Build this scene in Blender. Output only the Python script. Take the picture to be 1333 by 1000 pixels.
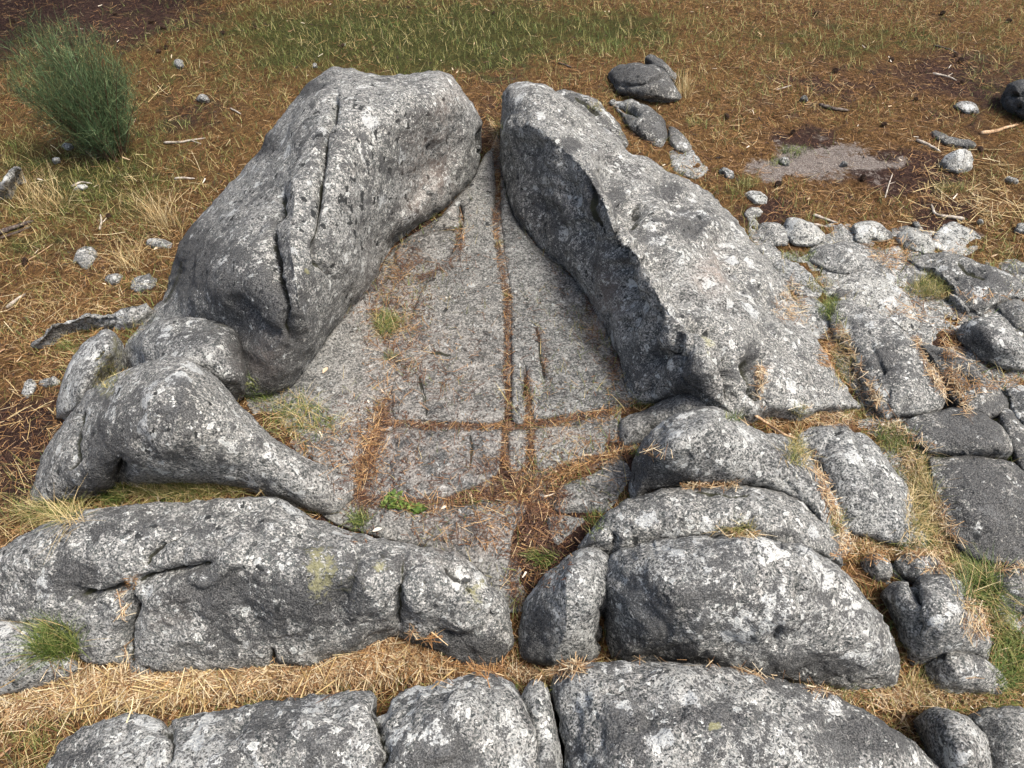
import bpy, math, random
import numpy as np
from mathutils import Vector
from mathutils.bvhtree import BVHTree
from mathutils.geometry import delaunay_2d_cdt
R = math.radians
rng = np.random.default_rng(7)
random.seed(7)
scene = bpy.context.scene
for o in list(bpy.data.objects): bpy.data.objects.remove(o)

# ------------------------------------------------------------------ camera
CAM_H, PITCH, FPX = 2.0, R(45.0), 1007.0        # eye height, downward tilt, focal length in photo pixels (1333 wide)
cam_d = bpy.data.cameras.new('camera'); cam = bpy.data.objects.new('camera', cam_d)
scene.collection.objects.link(cam)
cam.location = (0, 0, CAM_H); cam.rotation_euler = (math.pi/2 - PITCH, 0, 0)
cam_d.sensor_width = 36; cam_d.lens = 36*FPX/1333; cam_d.clip_start = 0.02; cam_d.clip_end = 500
scene.camera = cam

# ------------------------------------------------------------------ light
SUN_EL, SUN_AZ = R(62), R(114)     # azimuth measured clockwise from +Y (away from the viewer) towards +X (right)
world = bpy.data.worlds.new('World'); scene.world = world; world.use_nodes = True
wn = world.node_tree.nodes; wl = world.node_tree.links; wn.clear()
sky = wn.new('ShaderNodeTexSky'); sky.sky_type = 'NISHITA'; sky.sun_disc = False
sky.sun_elevation = SUN_EL; sky.sun_rotation = SUN_AZ; sky.air_density = 1.0; sky.dust_density = 6.0
bg = wn.new('ShaderNodeBackground'); bg.inputs['Strength'].default_value = 0.15
wo = wn.new('ShaderNodeOutputWorld'); wl.new(sky.outputs[0], bg.inputs[0]); wl.new(bg.outputs[0], wo.inputs[0])
sun_d = bpy.data.lights.new('sun', 'SUN'); sun_d.energy = 2.9; sun_d.angle = R(11); sun_d.color = (1.0, 0.96, 0.91)
sun = bpy.data.objects.new('sun', sun_d); scene.collection.objects.link(sun)
sdir = Vector((math.cos(SUN_EL)*math.sin(SUN_AZ), math.cos(SUN_EL)*math.cos(SUN_AZ), math.sin(SUN_EL)))
sun.rotation_euler = sdir.to_track_quat('Z', 'Y').to_euler(); sun.location = sdir*20
scene.view_settings.view_transform = 'Standard'; scene.view_settings.look = 'None'
scene.view_settings.exposure = 0.54; scene.view_settings.gamma = 1.0
scene.cycles.max_bounces = 6; scene.cycles.diffuse_bounces = 3

# ------------------------------------------------------------------ projection helpers (used to survey where things stand)
CP, SP = math.cos(PITCH), math.sin(PITCH)
def ray(u, v):
    a = (np.asarray(u, float) - 666.5)/FPX; b = -(np.asarray(v, float) - 500.0)/FPX
    return np.stack([a, CP + b*SP, -SP + b*CP], -1)
def unproj(u, v, z):
    d = ray(u, v); t = (np.asarray(z) - CAM_H)/d[..., 2]
    p = d*t[..., None]; p[..., 2] = z
    return p
def proj(p):
    x, y, z = p[..., 0], p[..., 1], p[..., 2] - CAM_H
    dep = np.maximum(y*CP - z*SP, 1e-3)
    return 666.5 + FPX*x/dep, 500 - FPX*(y*SP + z*CP)/dep
class TPS:
    def __init__(s, P, Z, lam=1e-4):
        P = np.asarray(P, float); Z = np.asarray(Z, float)
        s.c = P.mean(0); s.s = max(P.std(), 1e-6); Q = (P - s.c)/s.s; s.Q = Q; n = len(Q)
        K = s.k(((Q[:, None]-Q[None])**2).sum(-1)) + lam*n*np.eye(n)
        A = np.zeros((n+3, n+3)); A[:n, :n] = K; A[:n, n] = 1; A[:n, n+1:] = Q; A[n, :n] = 1; A[n+1:, :n] = Q.T
        s.w = np.linalg.solve(A, np.concatenate([Z, np.zeros(3)]))
    def k(s, r2): return 0.5*r2*np.log(r2 + 1e-12)
    def __call__(s, P):
        P = (np.asarray(P, float) - s.c)/s.s; sh = P.shape[:-1]; P = P.reshape(-1, 2); out = np.empty(len(P))
        for i in range(0, len(P), 20000):
            q = P[i:i+20000]; r2 = ((q[:, None]-s.Q[None])**2).sum(-1)
            out[i:i+20000] = s.k(r2) @ s.w[:-3] + s.w[-3] + q @ s.w[-2:]
        return out.reshape(sh)
_perm = np.random.default_rng(3).permutation(256); _perm = np.concatenate([_perm, _perm, _perm])
_grad = np.random.default_rng(4).normal(size=(256, 3)); _grad /= np.linalg.norm(_grad, axis=1)[:, None]
def perlin(p):
    i = np.floor(p).astype(int); f = p - i; i &= 255; w = f*f*f*(f*(f*6-15)+10); res = 0
    for dx in (0, 1):
        for dy in (0, 1):
            for dz in (0, 1):
                h = _perm[_perm[_perm[(i[..., 0]+dx) & 255] + ((i[..., 1]+dy) & 255)] + ((i[..., 2]+dz) & 255)]
                g = _grad[h]; d = ((f - (dx, dy, dz))*g).sum(-1)
                wt = (w[..., 0] if dx else 1-w[..., 0])*(w[..., 1] if dy else 1-w[..., 1])*(w[..., 2] if dz else 1-w[..., 2])
                res = res + wt*d
    return res
def fbm(p, oct=4, rough=.5):
    a, s, r = 1.0, 0.0, 0.0
    for k in range(oct):
        r = r + a*perlin(p*2**k + 17.3*k); a *= rough
    return r
def tag(o, label=None, cat=None, group=None, kind=None):
    if label: o['label'] = label
    if cat: o['category'] = cat
    if group: o['group'] = group
    if kind: o['kind'] = kind
    return o
def link(name, me, parent=None, origin=None):
    o = bpy.data.objects.new(name, me); scene.collection.objects.link(o)
    if origin is not None: o.location = origin
    if parent is not None:
        o.parent = parent
        if origin is not None: o.location = Vector(origin) - parent.location
    return o
def mesh_np(name, V, F, mats, nside=None, smooth=True, attrs=None):
    """V (n,3); F array (m,k) with k sides"""
    me = bpy.data.meshes.new(name); V = np.asarray(V, np.float32); F = np.asarray(F, np.int32); k = F.shape[1]
    me.vertices.add(len(V)); me.vertices.foreach_set('co', V.ravel())
    me.loops.add(F.size); me.loops.foreach_set('vertex_index', F.ravel())
    me.polygons.add(len(F)); me.polygons.foreach_set('loop_start', np.arange(0, F.size, k, dtype=np.int32))
    me.polygons.foreach_set('use_smooth', np.full(len(F), smooth))
    for a, vals in (attrs or {}).items():
        at = me.attributes.new(a, 'FLOAT', 'POINT'); at.data.foreach_set('value', np.asarray(vals, np.float32))
    for m in (mats if isinstance(mats, (list, tuple)) else [mats]): me.materials.append(m)
    me.update(calc_edges=True); return me
def seg_dist(P, L):
    """distance of points P (n,2) to polyline L, also parameter 0..1 along it"""
    L = np.asarray(L, float)[:, :2]; best = np.full(len(P), 1e9); par = np.zeros(len(P)); n = len(L)-1
    for i in range(n):
        a, b = L[i], L[i+1]; ab = b-a; t = np.clip(((P-a) @ ab)/(ab @ ab + 1e-9), 0, 1)
        d = np.hypot(*(P - a - t[:, None]*ab).T); m = d < best; best[m] = d[m]; par[m] = (i+t[m])/n
    return best, par
def inside(P, L):
    L = np.asarray(L, float)[:, :2]; x, y = P[:, 0], P[:, 1]; r = np.zeros(len(P), bool); j = len(L)-1
    for i in range(len(L)):
        xi, yi = L[i]; xj, yj = L[j]
        c = ((yi > y) != (yj > y)) & (x < (xj-xi)*(y-yi)/((yj-yi) if yj != yi else 1e-9) + xi); r ^= c; j = i
    return r
def spots(P, S):
    """sum of soft blobs (u, v, ru, rv, strength)"""
    r = np.zeros(len(P)); w3 = np.column_stack([P/38., np.zeros(len(P))]); P = P + np.column_stack([fbm(w3, 3), .6*fbm(w3+31.7, 3)])*(34 if len(P) > 60000 else 12)
    for (u, v, a, b, s) in S:
        r += s*np.exp(-(((P[:, 0]-u)/a)**2 + ((P[:, 1]-v)/b)**2))
    return r

# ------------------------------------------------------------------ materials
def M(name):
    m = bpy.data.materials.new(name); m.use_nodes = True; nt = m.node_tree; nt.nodes.clear()
    out = nt.nodes.new('ShaderNodeOutputMaterial'); b = nt.nodes.new('ShaderNodeBsdfPrincipled'); nt.links.new(b.outputs[0], out.inputs[0])
    return m, nt, b
class G:
    def __init__(s, nt): s.nt = nt
    def n(s, t, **kw):
        nd = s.nt.nodes.new(t)
        for k, v in kw.items(): setattr(nd, k, v)
        return nd
    def put(s, sock, v):
        if isinstance(v, (int, float)): sock.default_value = v
        elif isinstance(v, (tuple, list)): sock.default_value = v if len(v) != 3 or sock.type == 'VECTOR' else (*v, 1)
        else: s.nt.links.new(v, sock)
    def noise(s, vec, scale, detail=2, rough=.5, dist=0, lac=2.0):
        nd = s.n('ShaderNodeTexNoise'); s.put(nd.inputs['Vector'], vec); s.put(nd.inputs['Scale'], scale)
        nd.inputs['Detail'].default_value = detail; nd.inputs['Roughness'].default_value = rough; nd.inputs['Distortion'].default_value = dist
        nd.inputs['Lacunarity'].default_value = lac
        return nd.outputs['Fac']
    def math(s, op, a, b=0.0, c=0.0, clamp=False):
        nd = s.n('ShaderNodeMath', operation=op, use_clamp=clamp); s.put(nd.inputs[0], a); s.put(nd.inputs[1], b)
        if op in ('MULTIPLY_ADD',): s.put(nd.inputs[2], c)
        return nd.outputs[0]
    def add(s, *a):
        r = a[0]
        for x in a[1:]: r = s.math('ADD', r, x)
        return r
    def mul(s, a, b): return s.math('MULTIPLY', a, b)
    def step(s, v, lo, hi, a=0.0, b=1.0):
        nd = s.n('ShaderNodeMapRange', interpolation_type='SMOOTHSTEP'); s.put(nd.inputs['Value'], v)
        nd.inputs['From Min'].default_value = lo; nd.inputs['From Max'].default_value = hi
        nd.inputs['To Min'].default_value = a; nd.inputs['To Max'].default_value = b; return nd.outputs[0]
    def mix(s, f, a, b, blend='MIX'):
        nd = s.n('ShaderNodeMix', data_type='RGBA', blend_type=blend); s.put(nd.inputs[0], f); s.put(nd.inputs[6], a); s.put(nd.inputs[7], b); return nd.outputs[2]
    def ramp(s, f, stops, interp='LINEAR'):
        nd = s.n('ShaderNodeValToRGB'); cr = nd.color_ramp; cr.interpolation = interp
        while len(cr.elements) < len(stops): cr.elements.new(.5)
        for e, (p, c) in zip(cr.elements, stops): e.position = p; e.color = (*c, 1) if len(c) == 3 else c
        s.put(nd.inputs[0], f); return nd.outputs[0]
    def attr(s, name):
        nd = s.n('ShaderNodeAttribute'); nd.attribute_name = name; return nd.outputs['Fac']
    def pos(s): return s.n('ShaderNodeNewGeometry').outputs['Position']
    def bump(s, h, strength, dist, prev=None):
        nd = s.n('ShaderNodeBump'); nd.inputs['Strength'].default_value = strength; nd.inputs['Distance'].default_value = dist
        s.put(nd.inputs['Height'], h)
        if prev is not None: s.put(nd.inputs['Normal'], prev)
        return nd.outputs[0]

def granite(name, tint=(1, 1, 1), lichen=0.0, pale=0.0, bright=1.0, mott=0.0, patch=.25, grit=1.0):
    """weathered granite: mineral grain, black crust lichen, pale round lichens, yellow-green bloom"""
    m, nt, b = M(name); g = G(nt); p = g.pos()
    oi = g.n('ShaderNodeObjectInfo').outputs['Random']
    off = g.n('ShaderNodeVectorMath', operation='ADD'); g.put(off.inputs[0], p)
    cx = g.n('ShaderNodeCombineXYZ'); g.put(cx.inputs[0], g.mul(oi, 7.0)); g.put(cx.inputs[1], g.mul(oi, 3.0)); g.put(off.inputs[1], cx.outputs[0])
    q = off.outputs[0]
    big = g.noise(q, 2.6, 4, .6); mid = g.noise(q, 10, 7, .68, .4); sm = g.noise(q, 40, 6, .72, .5)
    gr = g.noise(q, 120, 3, .65); gr2 = g.noise(q, 260, 2, .6)
    vg = g.n('ShaderNodeTexVoronoi', feature='F1'); vg.inputs['Scale'].default_value = 190; g.put(vg.inputs['Vector'], q)
    vs = g.n('ShaderNodeSeparateColor'); g.put(vs.inputs[0], vg.outputs['Color'])
    grain = g.add(g.mul(gr, .34), g.mul(gr2, .34), g.mul(vs.outputs[0], .22), .05)
    c = tuple(x*bright for x in tint); lich = g.add(g.mul(oi, .05), lichen - .025)
    col = g.ramp(grain, [(.34, (.02*c[0], .02*c[1], .022*c[2])), (.425, (.085*c[0], .10*c[1], .10*c[2])), (.50, (.23*c[0], .23*c[1], .222*c[2])), (.57, (.42*c[0], .415*c[1], .40*c[2])), (.645, (.72*c[0], .71*c[1], .69*c[2]))])
    if grit < 1: col = g.mix(1-grit, col, (.25*c[0], .25*c[1], .245*c[2]))
    col = g.mix(1.0, col, g.ramp(g.add(g.mul(big, .5), g.mul(mid, .5)), [(.36, (.50, .50, .51)), (.5, (.95, .95, .945)), (.62, (1.3, 1.29, 1.26))]), 'MULTIPLY')
    col = g.mix(1.0, col, g.ramp(oi, [(0, (.82, .83, .84)), (.5, (.98, .965, .94)), (1, (1.06, 1.055, 1.04))]), 'MULTIPLY')
    # thin grey-white lichen film, broken by the grain
    mot = g.step(g.add(g.mul(sm, .55), g.mul(gr, .45), g.mul(mid, patch), mott + .125 - .5*patch), .60, .70)
    col = g.mix(g.mul(mot, .62), col, (.56*c[0], .565*c[1], .54*c[2]))
    # pale crust patches
    wv = g.n('ShaderNodeTexVoronoi', feature='F1'); wv.inputs['Scale'].default_value = 12
    wn_ = g.n('ShaderNodeVectorMath', operation='MULTIPLY_ADD'); nz = g.n('ShaderNodeTexNoise'); nz.inputs['Scale'].default_value = 30; nz.inputs['Detail'].default_value = 4; g.put(nz.inputs['Vector'], q)
    g.put(wn_.inputs[0], nz.outputs['Color']); wn_.inputs[1].default_value = (.06, .06, .06); g.put(wn_.inputs[2], q); g.put(wv.inputs['Vector'], wn_.outputs[0])
    sc = g.n('ShaderNodeSeparateColor'); g.put(sc.inputs[0], wv.outputs['Color'])
    dsc = g.add(g.mul(sc.outputs[0], .95), g.mul(wv.outputs['Distance'], -1.0), g.mul(sm, .55), g.mul(gr, .2))
    pm = g.step(g.add(dsc, g.mul(g.attr('pale'), .4), g.mul(big, .8), pale), 1.24, 1.30)
    pm = g.mul(pm, g.step(g.add(g.mul(gr, .6), g.mul(gr2, .4)), .38, .50, .25, 1))
    col = g.mix(g.mul(pm, .85), col, g.mix(sc.outputs[1], (.74, .75, .71), (.52, .54, .53)))
    # small hard-edged rosettes, pale rim and greyer heart
    rv = g.n('ShaderNodeTexVoronoi', feature='F1'); rv.inputs['Scale'].default_value = 34; g.put(rv.inputs['Vector'], wn_.outputs[0])
    rs = g.n('ShaderNodeSeparateColor'); g.put(rs.inputs[0], rv.outputs['Color'])
    rr = g.add(rv.outputs['Distance'], g.mul(gr, .25), g.mul(rs.outputs[0], -.42))
    col = g.mix(g.mul(g.step(g.add(rr, g.mul(g.add(big, pale), -.3)), -.085, -.045, 1, 0), .85), col, g.mix(g.step(rr, -.10, .12), (.47, .49, .47), (.78, .79, .74)))
    # black crust
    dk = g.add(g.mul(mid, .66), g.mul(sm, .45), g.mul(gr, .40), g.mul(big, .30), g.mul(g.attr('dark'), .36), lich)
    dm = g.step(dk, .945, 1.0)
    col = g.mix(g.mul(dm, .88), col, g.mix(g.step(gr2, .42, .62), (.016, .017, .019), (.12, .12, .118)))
    # small isolated black dots
    dv = g.n('ShaderNodeTexVoronoi', feature='F1'); dv.inputs['Scale'].default_value = 26; g.put(dv.inputs['Vector'], wn_.outputs[0])
    sd = g.n('ShaderNodeSeparateColor'); g.put(sd.inputs[0], dv.outputs['Color'])
    dd = g.step(g.add(g.mul(sd.outputs[0], .62), g.mul(dv.outputs['Distance'], -1), g.mul(gr, .35), g.mul(g.attr('dots'), .09)), .45, .49)
    col = g.mix(g.mul(dd, g.step(g.add(big, g.mul(g.attr('dots'), .4)), .42, .60, .1, .95)), col, (.025, .027, .027))
    # yellow-green bloom and rusty tint
    ym = g.step(g.add(g.mul(g.attr('yellow'), .22), g.mul(sm, .6), g.mul(mid, .4), g.mul(gr, .3)), .80, .92)
    col = g.mix(g.mul(ym, g.math('MINIMUM', g.mul(g.attr('yellow'), .7), .5)), col, g.mix(gr, (.28, .27, .12), (.48, .46, .22)))
    pk = g.mul(g.attr('pink'), g.step(g.add(g.mul(sm, .5), g.mul(mid, .5)), .40, .6))
    col = g.mix(g.math('MINIMUM', g.mul(pk, .5), .6), col, (.43, .32, .25))
    # moss and soil film in cracks; same dark colour at the foot
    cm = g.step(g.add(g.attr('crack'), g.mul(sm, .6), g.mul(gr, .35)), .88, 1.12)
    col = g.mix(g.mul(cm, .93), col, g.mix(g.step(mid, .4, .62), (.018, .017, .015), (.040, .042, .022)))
    g.put(b.inputs['Base Color'], col)
    b.inputs['Roughness'].default_value = .88; b.inputs['Specular IOR Level'].default_value = .25
    h = g.add(g.mul(g.math('ABSOLUTE', g.math('SUBTRACT', mid, .5)), 1.6), g.mul(sm, .8), g.mul(gr, .55), g.mul(gr2, .25), g.mul(vs.outputs[0], .08), g.mul(dm, -.08))
    g.put(b.inputs['Normal'], g.bump(h, 1.0, .014))
    return m
W_ = (.995, 1.0, .985)
GRAN = granite('granite', W_, .008, .0, .98, -.012, grit=.88, patch=.55)
GRAN_DARK = granite('granite_dark', (1.0, .99, .95), .05, -.02, .86, .0, .6, .85)
GRAN_PALE = granite('granite_pale', (1.0, 1.0, .97), -.02, .04, .95, .05)
GRAN_FLOOR = granite('granite_floor', (1.0, 1.0, .98), -.07, -.45, .68, -.02, .35, .72)
GRAN_CRUST = granite('granite_crusty', W_, .045, .2, 1.04, .03, 1.0, .95)

def simple(name, stops, scale=60, rough=.8, attr='rnd', trans=0.0):
    m, nt, b = M(name); g = G(nt)
    c = g.ramp(g.attr(attr), stops)
    c = g.mix(.5, c, g.ramp(g.noise(g.pos(), scale, 3, .6), [(.3, (.6, .6, .6)), (.7, (1.35, 1.35, 1.35))]), 'MULTIPLY')
    g.put(b.inputs['Base Color'], c); b.inputs['Roughness'].default_value = rough; b.inputs['Specular IOR Level'].default_value = .3
    return m
NEEDLE = simple('dry_pine_needle', [(0, (.08, .038, .016)), (.35, (.23, .112, .042)), (.65, (.38, .21, .082)), (.88, (.45, .29, .13)), (1, (.60, .48, .29))], 15, .6)
NEEDLE_DEEP = simple('old_pine_needle', [(0, (.025, .014, .010)), (.4, (.070, .032, .020)), (.75, (.15, .070, .036)), (1, (.36, .24, .13))], 15, .6)
NEEDLE_PALE = simple('bleached_pine_needle', [(0, (.08, .040, .02)), (.25, (.22, .115, .05)), (.55, (.38, .25, .125)), (.8, (.52, .41, .25)), (1, (.64, .56, .40))], 15, .55)
GRASS = simple('grass_green', [(0, (.03, .055, .012)), (.4, (.08, .13, .024)), (.75, (.17, .21, .05)), (1, (.34, .33, .13))], 12, .55)
GRASS_MIX = simple('grass_yellowing', [(0, (.05, .075, .018)), (.35, (.13, .155, .035)), (.65, (.27, .24, .08)), (1, (.52, .42, .20))], 12, .55)
GRASS_DRY = simple('grass_dry', [(0, (.22, .14, .05)), (.4, (.42, .30, .13)), (.8, (.58, .46, .24)), (1, (.68, .58, .36))], 12, .55)
MOSS = simple('moss_cushion', [(0, (.02, .035, .008)), (.5, (.055, .08, .016)), (1, (.12, .13, .03))], 90, .9)
BROOM = simple('broom_green', [(0, (.018, .034, .014)), (.35, (.045, .08, .034)), (.75, (.085, .145, .06)), (1, (.20, .25, .11))], 10, .6)
CONE = simple('pine_cone_brown', [(0, (.02, .014, .011)), (.6, (.06, .035, .022)), (1, (.14, .08, .045))], 60, .8)

def bark(name, a, b2, c2):
    m, nt, b = M(name); g = G(nt); mp = g.n('ShaderNodeMapping'); mp.inputs['Scale'].default_value = (1, 1, 1); g.put(mp.inputs[0], g.n('ShaderNodeTexCoord').outputs['Object'])
    n1 = g.noise(mp.outputs[0], 45, 5, .65, .6)
    g.put(b.inputs['Base Color'], g.ramp(n1, [(.35, a), (.5, b2), (.65, c2)])); b.inputs['Roughness'].default_value = .85
    g.put(b.inputs['Normal'], g.bump(n1, .8, .004)); return m
TWIG = bark('bleached_twig', (.12, .10, .08), (.36, .31, .25), (.55, .50, .43))
TWIG_DARK = bark('dark_twig', (.025, .018, .015), (.07, .05, .04), (.20, .17, .14))
TWIG_TAN = bark('tan_twig', (.20, .12, .06), (.42, .27, .15), (.55, .42, .28))
PINE_BARK = bark('pine_bark', (.04, .025, .02), (.13, .08, .06), (.26, .18, .14))
LEAF = simple('fallen_leaf', [(0, (.30, .17, .09)), (.5, (.50, .38, .24)), (1, (.66, .60, .50))], 40, .7)

def ground_mat():
    m, nt, b = M('forest_floor'); g = G(nt); p = g.pos()
    big = g.noise(p, 1.3, 4, .6); mid = g.noise(p, 7, 5, .65, .5); sm = g.noise(p, 38, 5, .7, .8); fine = g.noise(p, 170, 3, .65, .5)
    # fibrous streaks laid by fallen needles, three directions
    st = None
    for k, ang in enumerate((.3, 1.35, 2.4)):
        mp = g.n('ShaderNodeMapping'); mp.inputs['Rotation'].default_value = (0, 0, ang); mp.inputs['Scale'].default_value = (420, 28, 60); g.put(mp.inputs[0], p)
        s = g.noise(mp.outputs[0], 1.0, 2, .5, 1.0); st = s if st is None else g.math('MAXIMUM', st, s)
    lit = g.ramp(g.add(g.mul(st, .55), g.mul(sm, .3), g.mul(fine, .2)), [(.42, (.013, .008, .005)), (.50, (.062, .034, .015)), (.58, (.155, .086, .034)), (.66, (.28, .165, .068)), (.74, (.42, .30, .17))])
    soil = g.ramp(g.add(g.mul(sm, .5), g.mul(fine, .5)), [(.38, (.014, .009, .008)), (.5, (.05, .028, .022)), (.6, (.10, .058, .042)), (.7, (.22, .15, .11))])
    moss = g.ramp(g.add(g.mul(sm, .4), g.mul(fine, .6)), [(.35, (.018, .022, .007)), (.5, (.05, .052, .016)), (.6, (.11, .098, .03)), (.7, (.22, .17, .06))])
    grit = g.ramp(g.add(g.mul(sm, .25), g.mul(fine, .75)), [(.36, (.08, .062, .052)), (.5, (.23, .195, .17)), (.6, (.38, .34, .30)), (.7, (.58, .54, .50))])
    lit = g.mix(1.0, lit, g.ramp(g.add(g.mul(mid, .6), g.mul(sm, .4)), [(.36, (.45, .42, .40)), (.5, (.95, .95, .95)), (.64, (1.3, 1.32, 1.25))]), 'MULTIPLY')
    col = g.mix(g.step(g.add(g.mul(mid, .7), g.mul(big, .4), g.mul(g.attr('soil'), .5)), .56, .78), lit, soil)
    col = g.mix(g.step(g.add(g.mul(mid, .5), g.mul(sm, .35), g.mul(g.attr('green'), .20)), .47, .66), col, moss)
    col = g.mix(g.step(g.add(g.mul(g.attr('grit'), .55), g.mul(sm, .55), g.mul(mid, .6)), .88, 1.06), col, grit)
    g.put(b.inputs['Base Color'], col); b.inputs['Roughness'].default_value = .95; b.inputs['Specular IOR Level'].default_value = .1
    g.put(b.inputs['Normal'], g.bump(g.add(g.mul(mid, 1.4), sm, g.mul(st, .5), g.mul(fine, .35)), 1.0, .025)); return m
GROUND = ground_mat()

# ------------------------------------------------------------------ terrain
GP = [(0,0,-.05),(400,0,0),(800,0,.02),(1333,0,.05),(200,60,-.1),(600,60,.0),(0,200,-.22),(200,200,-.16),(0,400,-.28),(150,330,-.24),(250,220,-.1),(180,400,-.2),(330,150,-.05),
 (450,70,0),(640,120,.06),(720,100,.05),(1000,100,.02),(1333,120,.04),(950,200,0),(960,260,-.02),(1100,230,-.02),(1333,260,0),(1000,320,-.04),(1100,330,-.05),(1333,350,-.04),
 (1070,400,-.06),(1170,420,-.07),(1333,480,-.1),(1120,500,-.05),(1140,545,-.06),(1250,500,-.09),(1180,640,-.09),(1060,600,-.04),(1120,720,-.1),(1240,740,-.12),(1333,700,-.12),(1333,900,-.22),(1180,900,-.2),(1130,800,-.16),(1333,1000,-.26),
 (100,560,-.2),(40,600,-.32),(0,560,-.3),(60,690,-.2),(0,690,-.24),(100,520,-.1),(140,480,-.06),(200,650,-.005),(260,645,.005),(330,645,.01),(0,900,-.24),(200,890,-.22),(400,870,-.2),(520,850,-.17),(700,875,-.19),(850,865,-.17),(1000,880,-.18),(666,800,-.12),
 (-300,900,-.35),(1650,900,-.3),(666,1100,-.3),(200,1100,-.3),(1200,1100,-.3),
 (648,180,.11),(648,250,.07),(655,340,.03),(560,330,.02),(655,550,-.025),(655,640,-.04),(670,760,-.10),(520,340,-.0),(500,450,-.015),(430,520,-.03),(400,560,-.03),(460,600,-.035),(480,680,-.05),(700,400,.015),(760,420,.0),(820,530,-.02),(815,590,-.03),(740,680,-.055),
 (975,550,.03),(1040,542,0),(905,630,.0),(960,690,.06),(880,640,.04)]
_P = unproj([a[0] for a in GP], [a[1] for a in GP], np.array([a[2] for a in GP], float))
_far = [(x, y, -.15) for x in (-11, -5, 0, 5, 11) for y in (-5, 11)] + [(-11, 3, -.5), (11, 3, .1)]
_tps = TPS(np.vstack([_P[:, :2], np.array(_far)[:, :2]]), np.concatenate([_P[:, 2], np.array(_far)[:, 2]]), 2e-4)
def ground_z(x, y):
    x = np.asarray(x, float); y = np.asarray(y, float); sh = x.shape
    P = np.stack([x.ravel(), y.ravel()], -1); z = _tps(np.clip(P, (-10, -4), (10, 10)))
    d = np.hypot(P[:, 0], P[:, 1]-3); z = np.where(d > 8, z*np.exp(-(d-8)/6) , z)
    z = z + .012*fbm(np.column_stack([P*2.6, np.zeros(len(P))]), 3)*1.2 + .25*np.clip((d-9)/20, 0, 1)*fbm(np.column_stack([P*.08, np.ones(len(P))]), 3)
    return z.reshape(sh)
def ground_hit(u, v):
    z = np.zeros(np.shape(u))
    for _ in range(14):
        p = unproj(u, v, z); z = .5*z + .5*ground_z(p[..., 0], p[..., 1])
    return z
GREEN = [(300,70,200,60,.45),(200,170,80,60,.35),(700,30,250,40,.6),(560,70,120,35,.7),(1010,50,80,30,.4),(1290,110,40,30,.4),(90,270,90,40,.5),(860,100,30,40,.3),(130,230,110,40,.9),(60,90,70,60,.6),(380,50,90,40,.5),(600,50,160,50,.7),(480,30,140,40,.5),(820,45,60,30,.5),(1110,60,60,20,.6),(1060,200,30,12,1),(960,240,20,15,.8),(1200,50,60,20,.5),(30,320,60,30,.5),
 (1090,400,20,25,1),(1215,365,40,30,1),(1170,600,30,30,.9),(1270,770,25,50,.9),(1310,850,30,60,.9),(200,640,120,10,.9),(120,500,25,40,1.2),(60,670,40,14,.9),(1160,705,50,14,.9),(20,200,60,40,.6),(1290,45,50,30,.5)]
SOIL = [(90,560,60,60,.5),(250,150,60,30,.3),(100,330,60,30,.3),(1100,110,120,20,.3),(30,20,130,50,.9),(150,15,120,30,.7),(1180,225,60,22,1.3),(1040,185,40,12,.9),(1230,290,40,22,1.1),(1000,280,40,25,.5),(20,590,40,60,1),(655,400,60,300,.5),(480,600,120,120,.8),(560,330,50,40,.9),(1250,460,60,40,.6),(430,500,60,50,.5),(1260,110,80,50,.5),(1170,430,30,30,.8),(700,700,80,60,.8),(850,600,60,40,.8)]
GRITS = [(1080,190,90,12,.7),(1160,240,60,10,.6),(1010,330,80,16,.7),(1060,215,80,22,1.2),(1140,215,35,10,.8),(1000,225,30,14,.6),(1250,305,30,16,1.1),(1115,375,60,25,.5),(1130,530,20,30,.6),(1180,430,30,14,.5),(430,470,30,40,.5)]
def build_ground():
    tx = np.linspace(-1, 1, 461); ty = np.linspace(-1, 1, 461)
    X = 2.4*tx*1.15 + 78*np.sign(tx)*np.abs(tx)**9; Y = 2.9 + 2.6*ty*1.15 + 78*np.sign(ty)*np.abs(ty)**9
    xx, yy = np.meshgrid(X, Y); z = ground_z(xx, yy); V = np.stack([xx, yy, z], -1).reshape(-1, 3)
    near = np.exp(-((np.hypot(V[:, 0], V[:, 1]-3)/5)**4))
    V[:, 2] += near*(.010*fbm(V*9, 3) + .006*fbm(V*27+5, 2))
    n = len(X); i = np.arange(n*n).reshape(n, n)
    F = np.stack([i[:-1, :-1].ravel(), i[:-1, 1:].ravel(), i[1:, 1:].ravel(), i[1:, :-1].ravel()], -1)
    uv = np.column_stack(proj(V)); ok = (V[:, 1] > -.5)
    A = {k: spots(uv, s)*ok for k, s in (('green', GREEN), ('soil', SOIL), ('grit', GRITS))}
    me = mesh_np('ground', V, F, GROUND, attrs=A); o = link('ground', me); tag(o, kind='structure'); return V, F
GV, GF = build_ground()
BVV, BVF = [GV], [np.vstack([GF[:, [0, 1, 2]], GF[:, [0, 2, 3]]])]; BVN = [len(GV)]
def bvh_add(V, F):
    off = sum(BVN); BVV.append(V); BVF.append(F + off); BVN.append(len(V))

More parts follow.
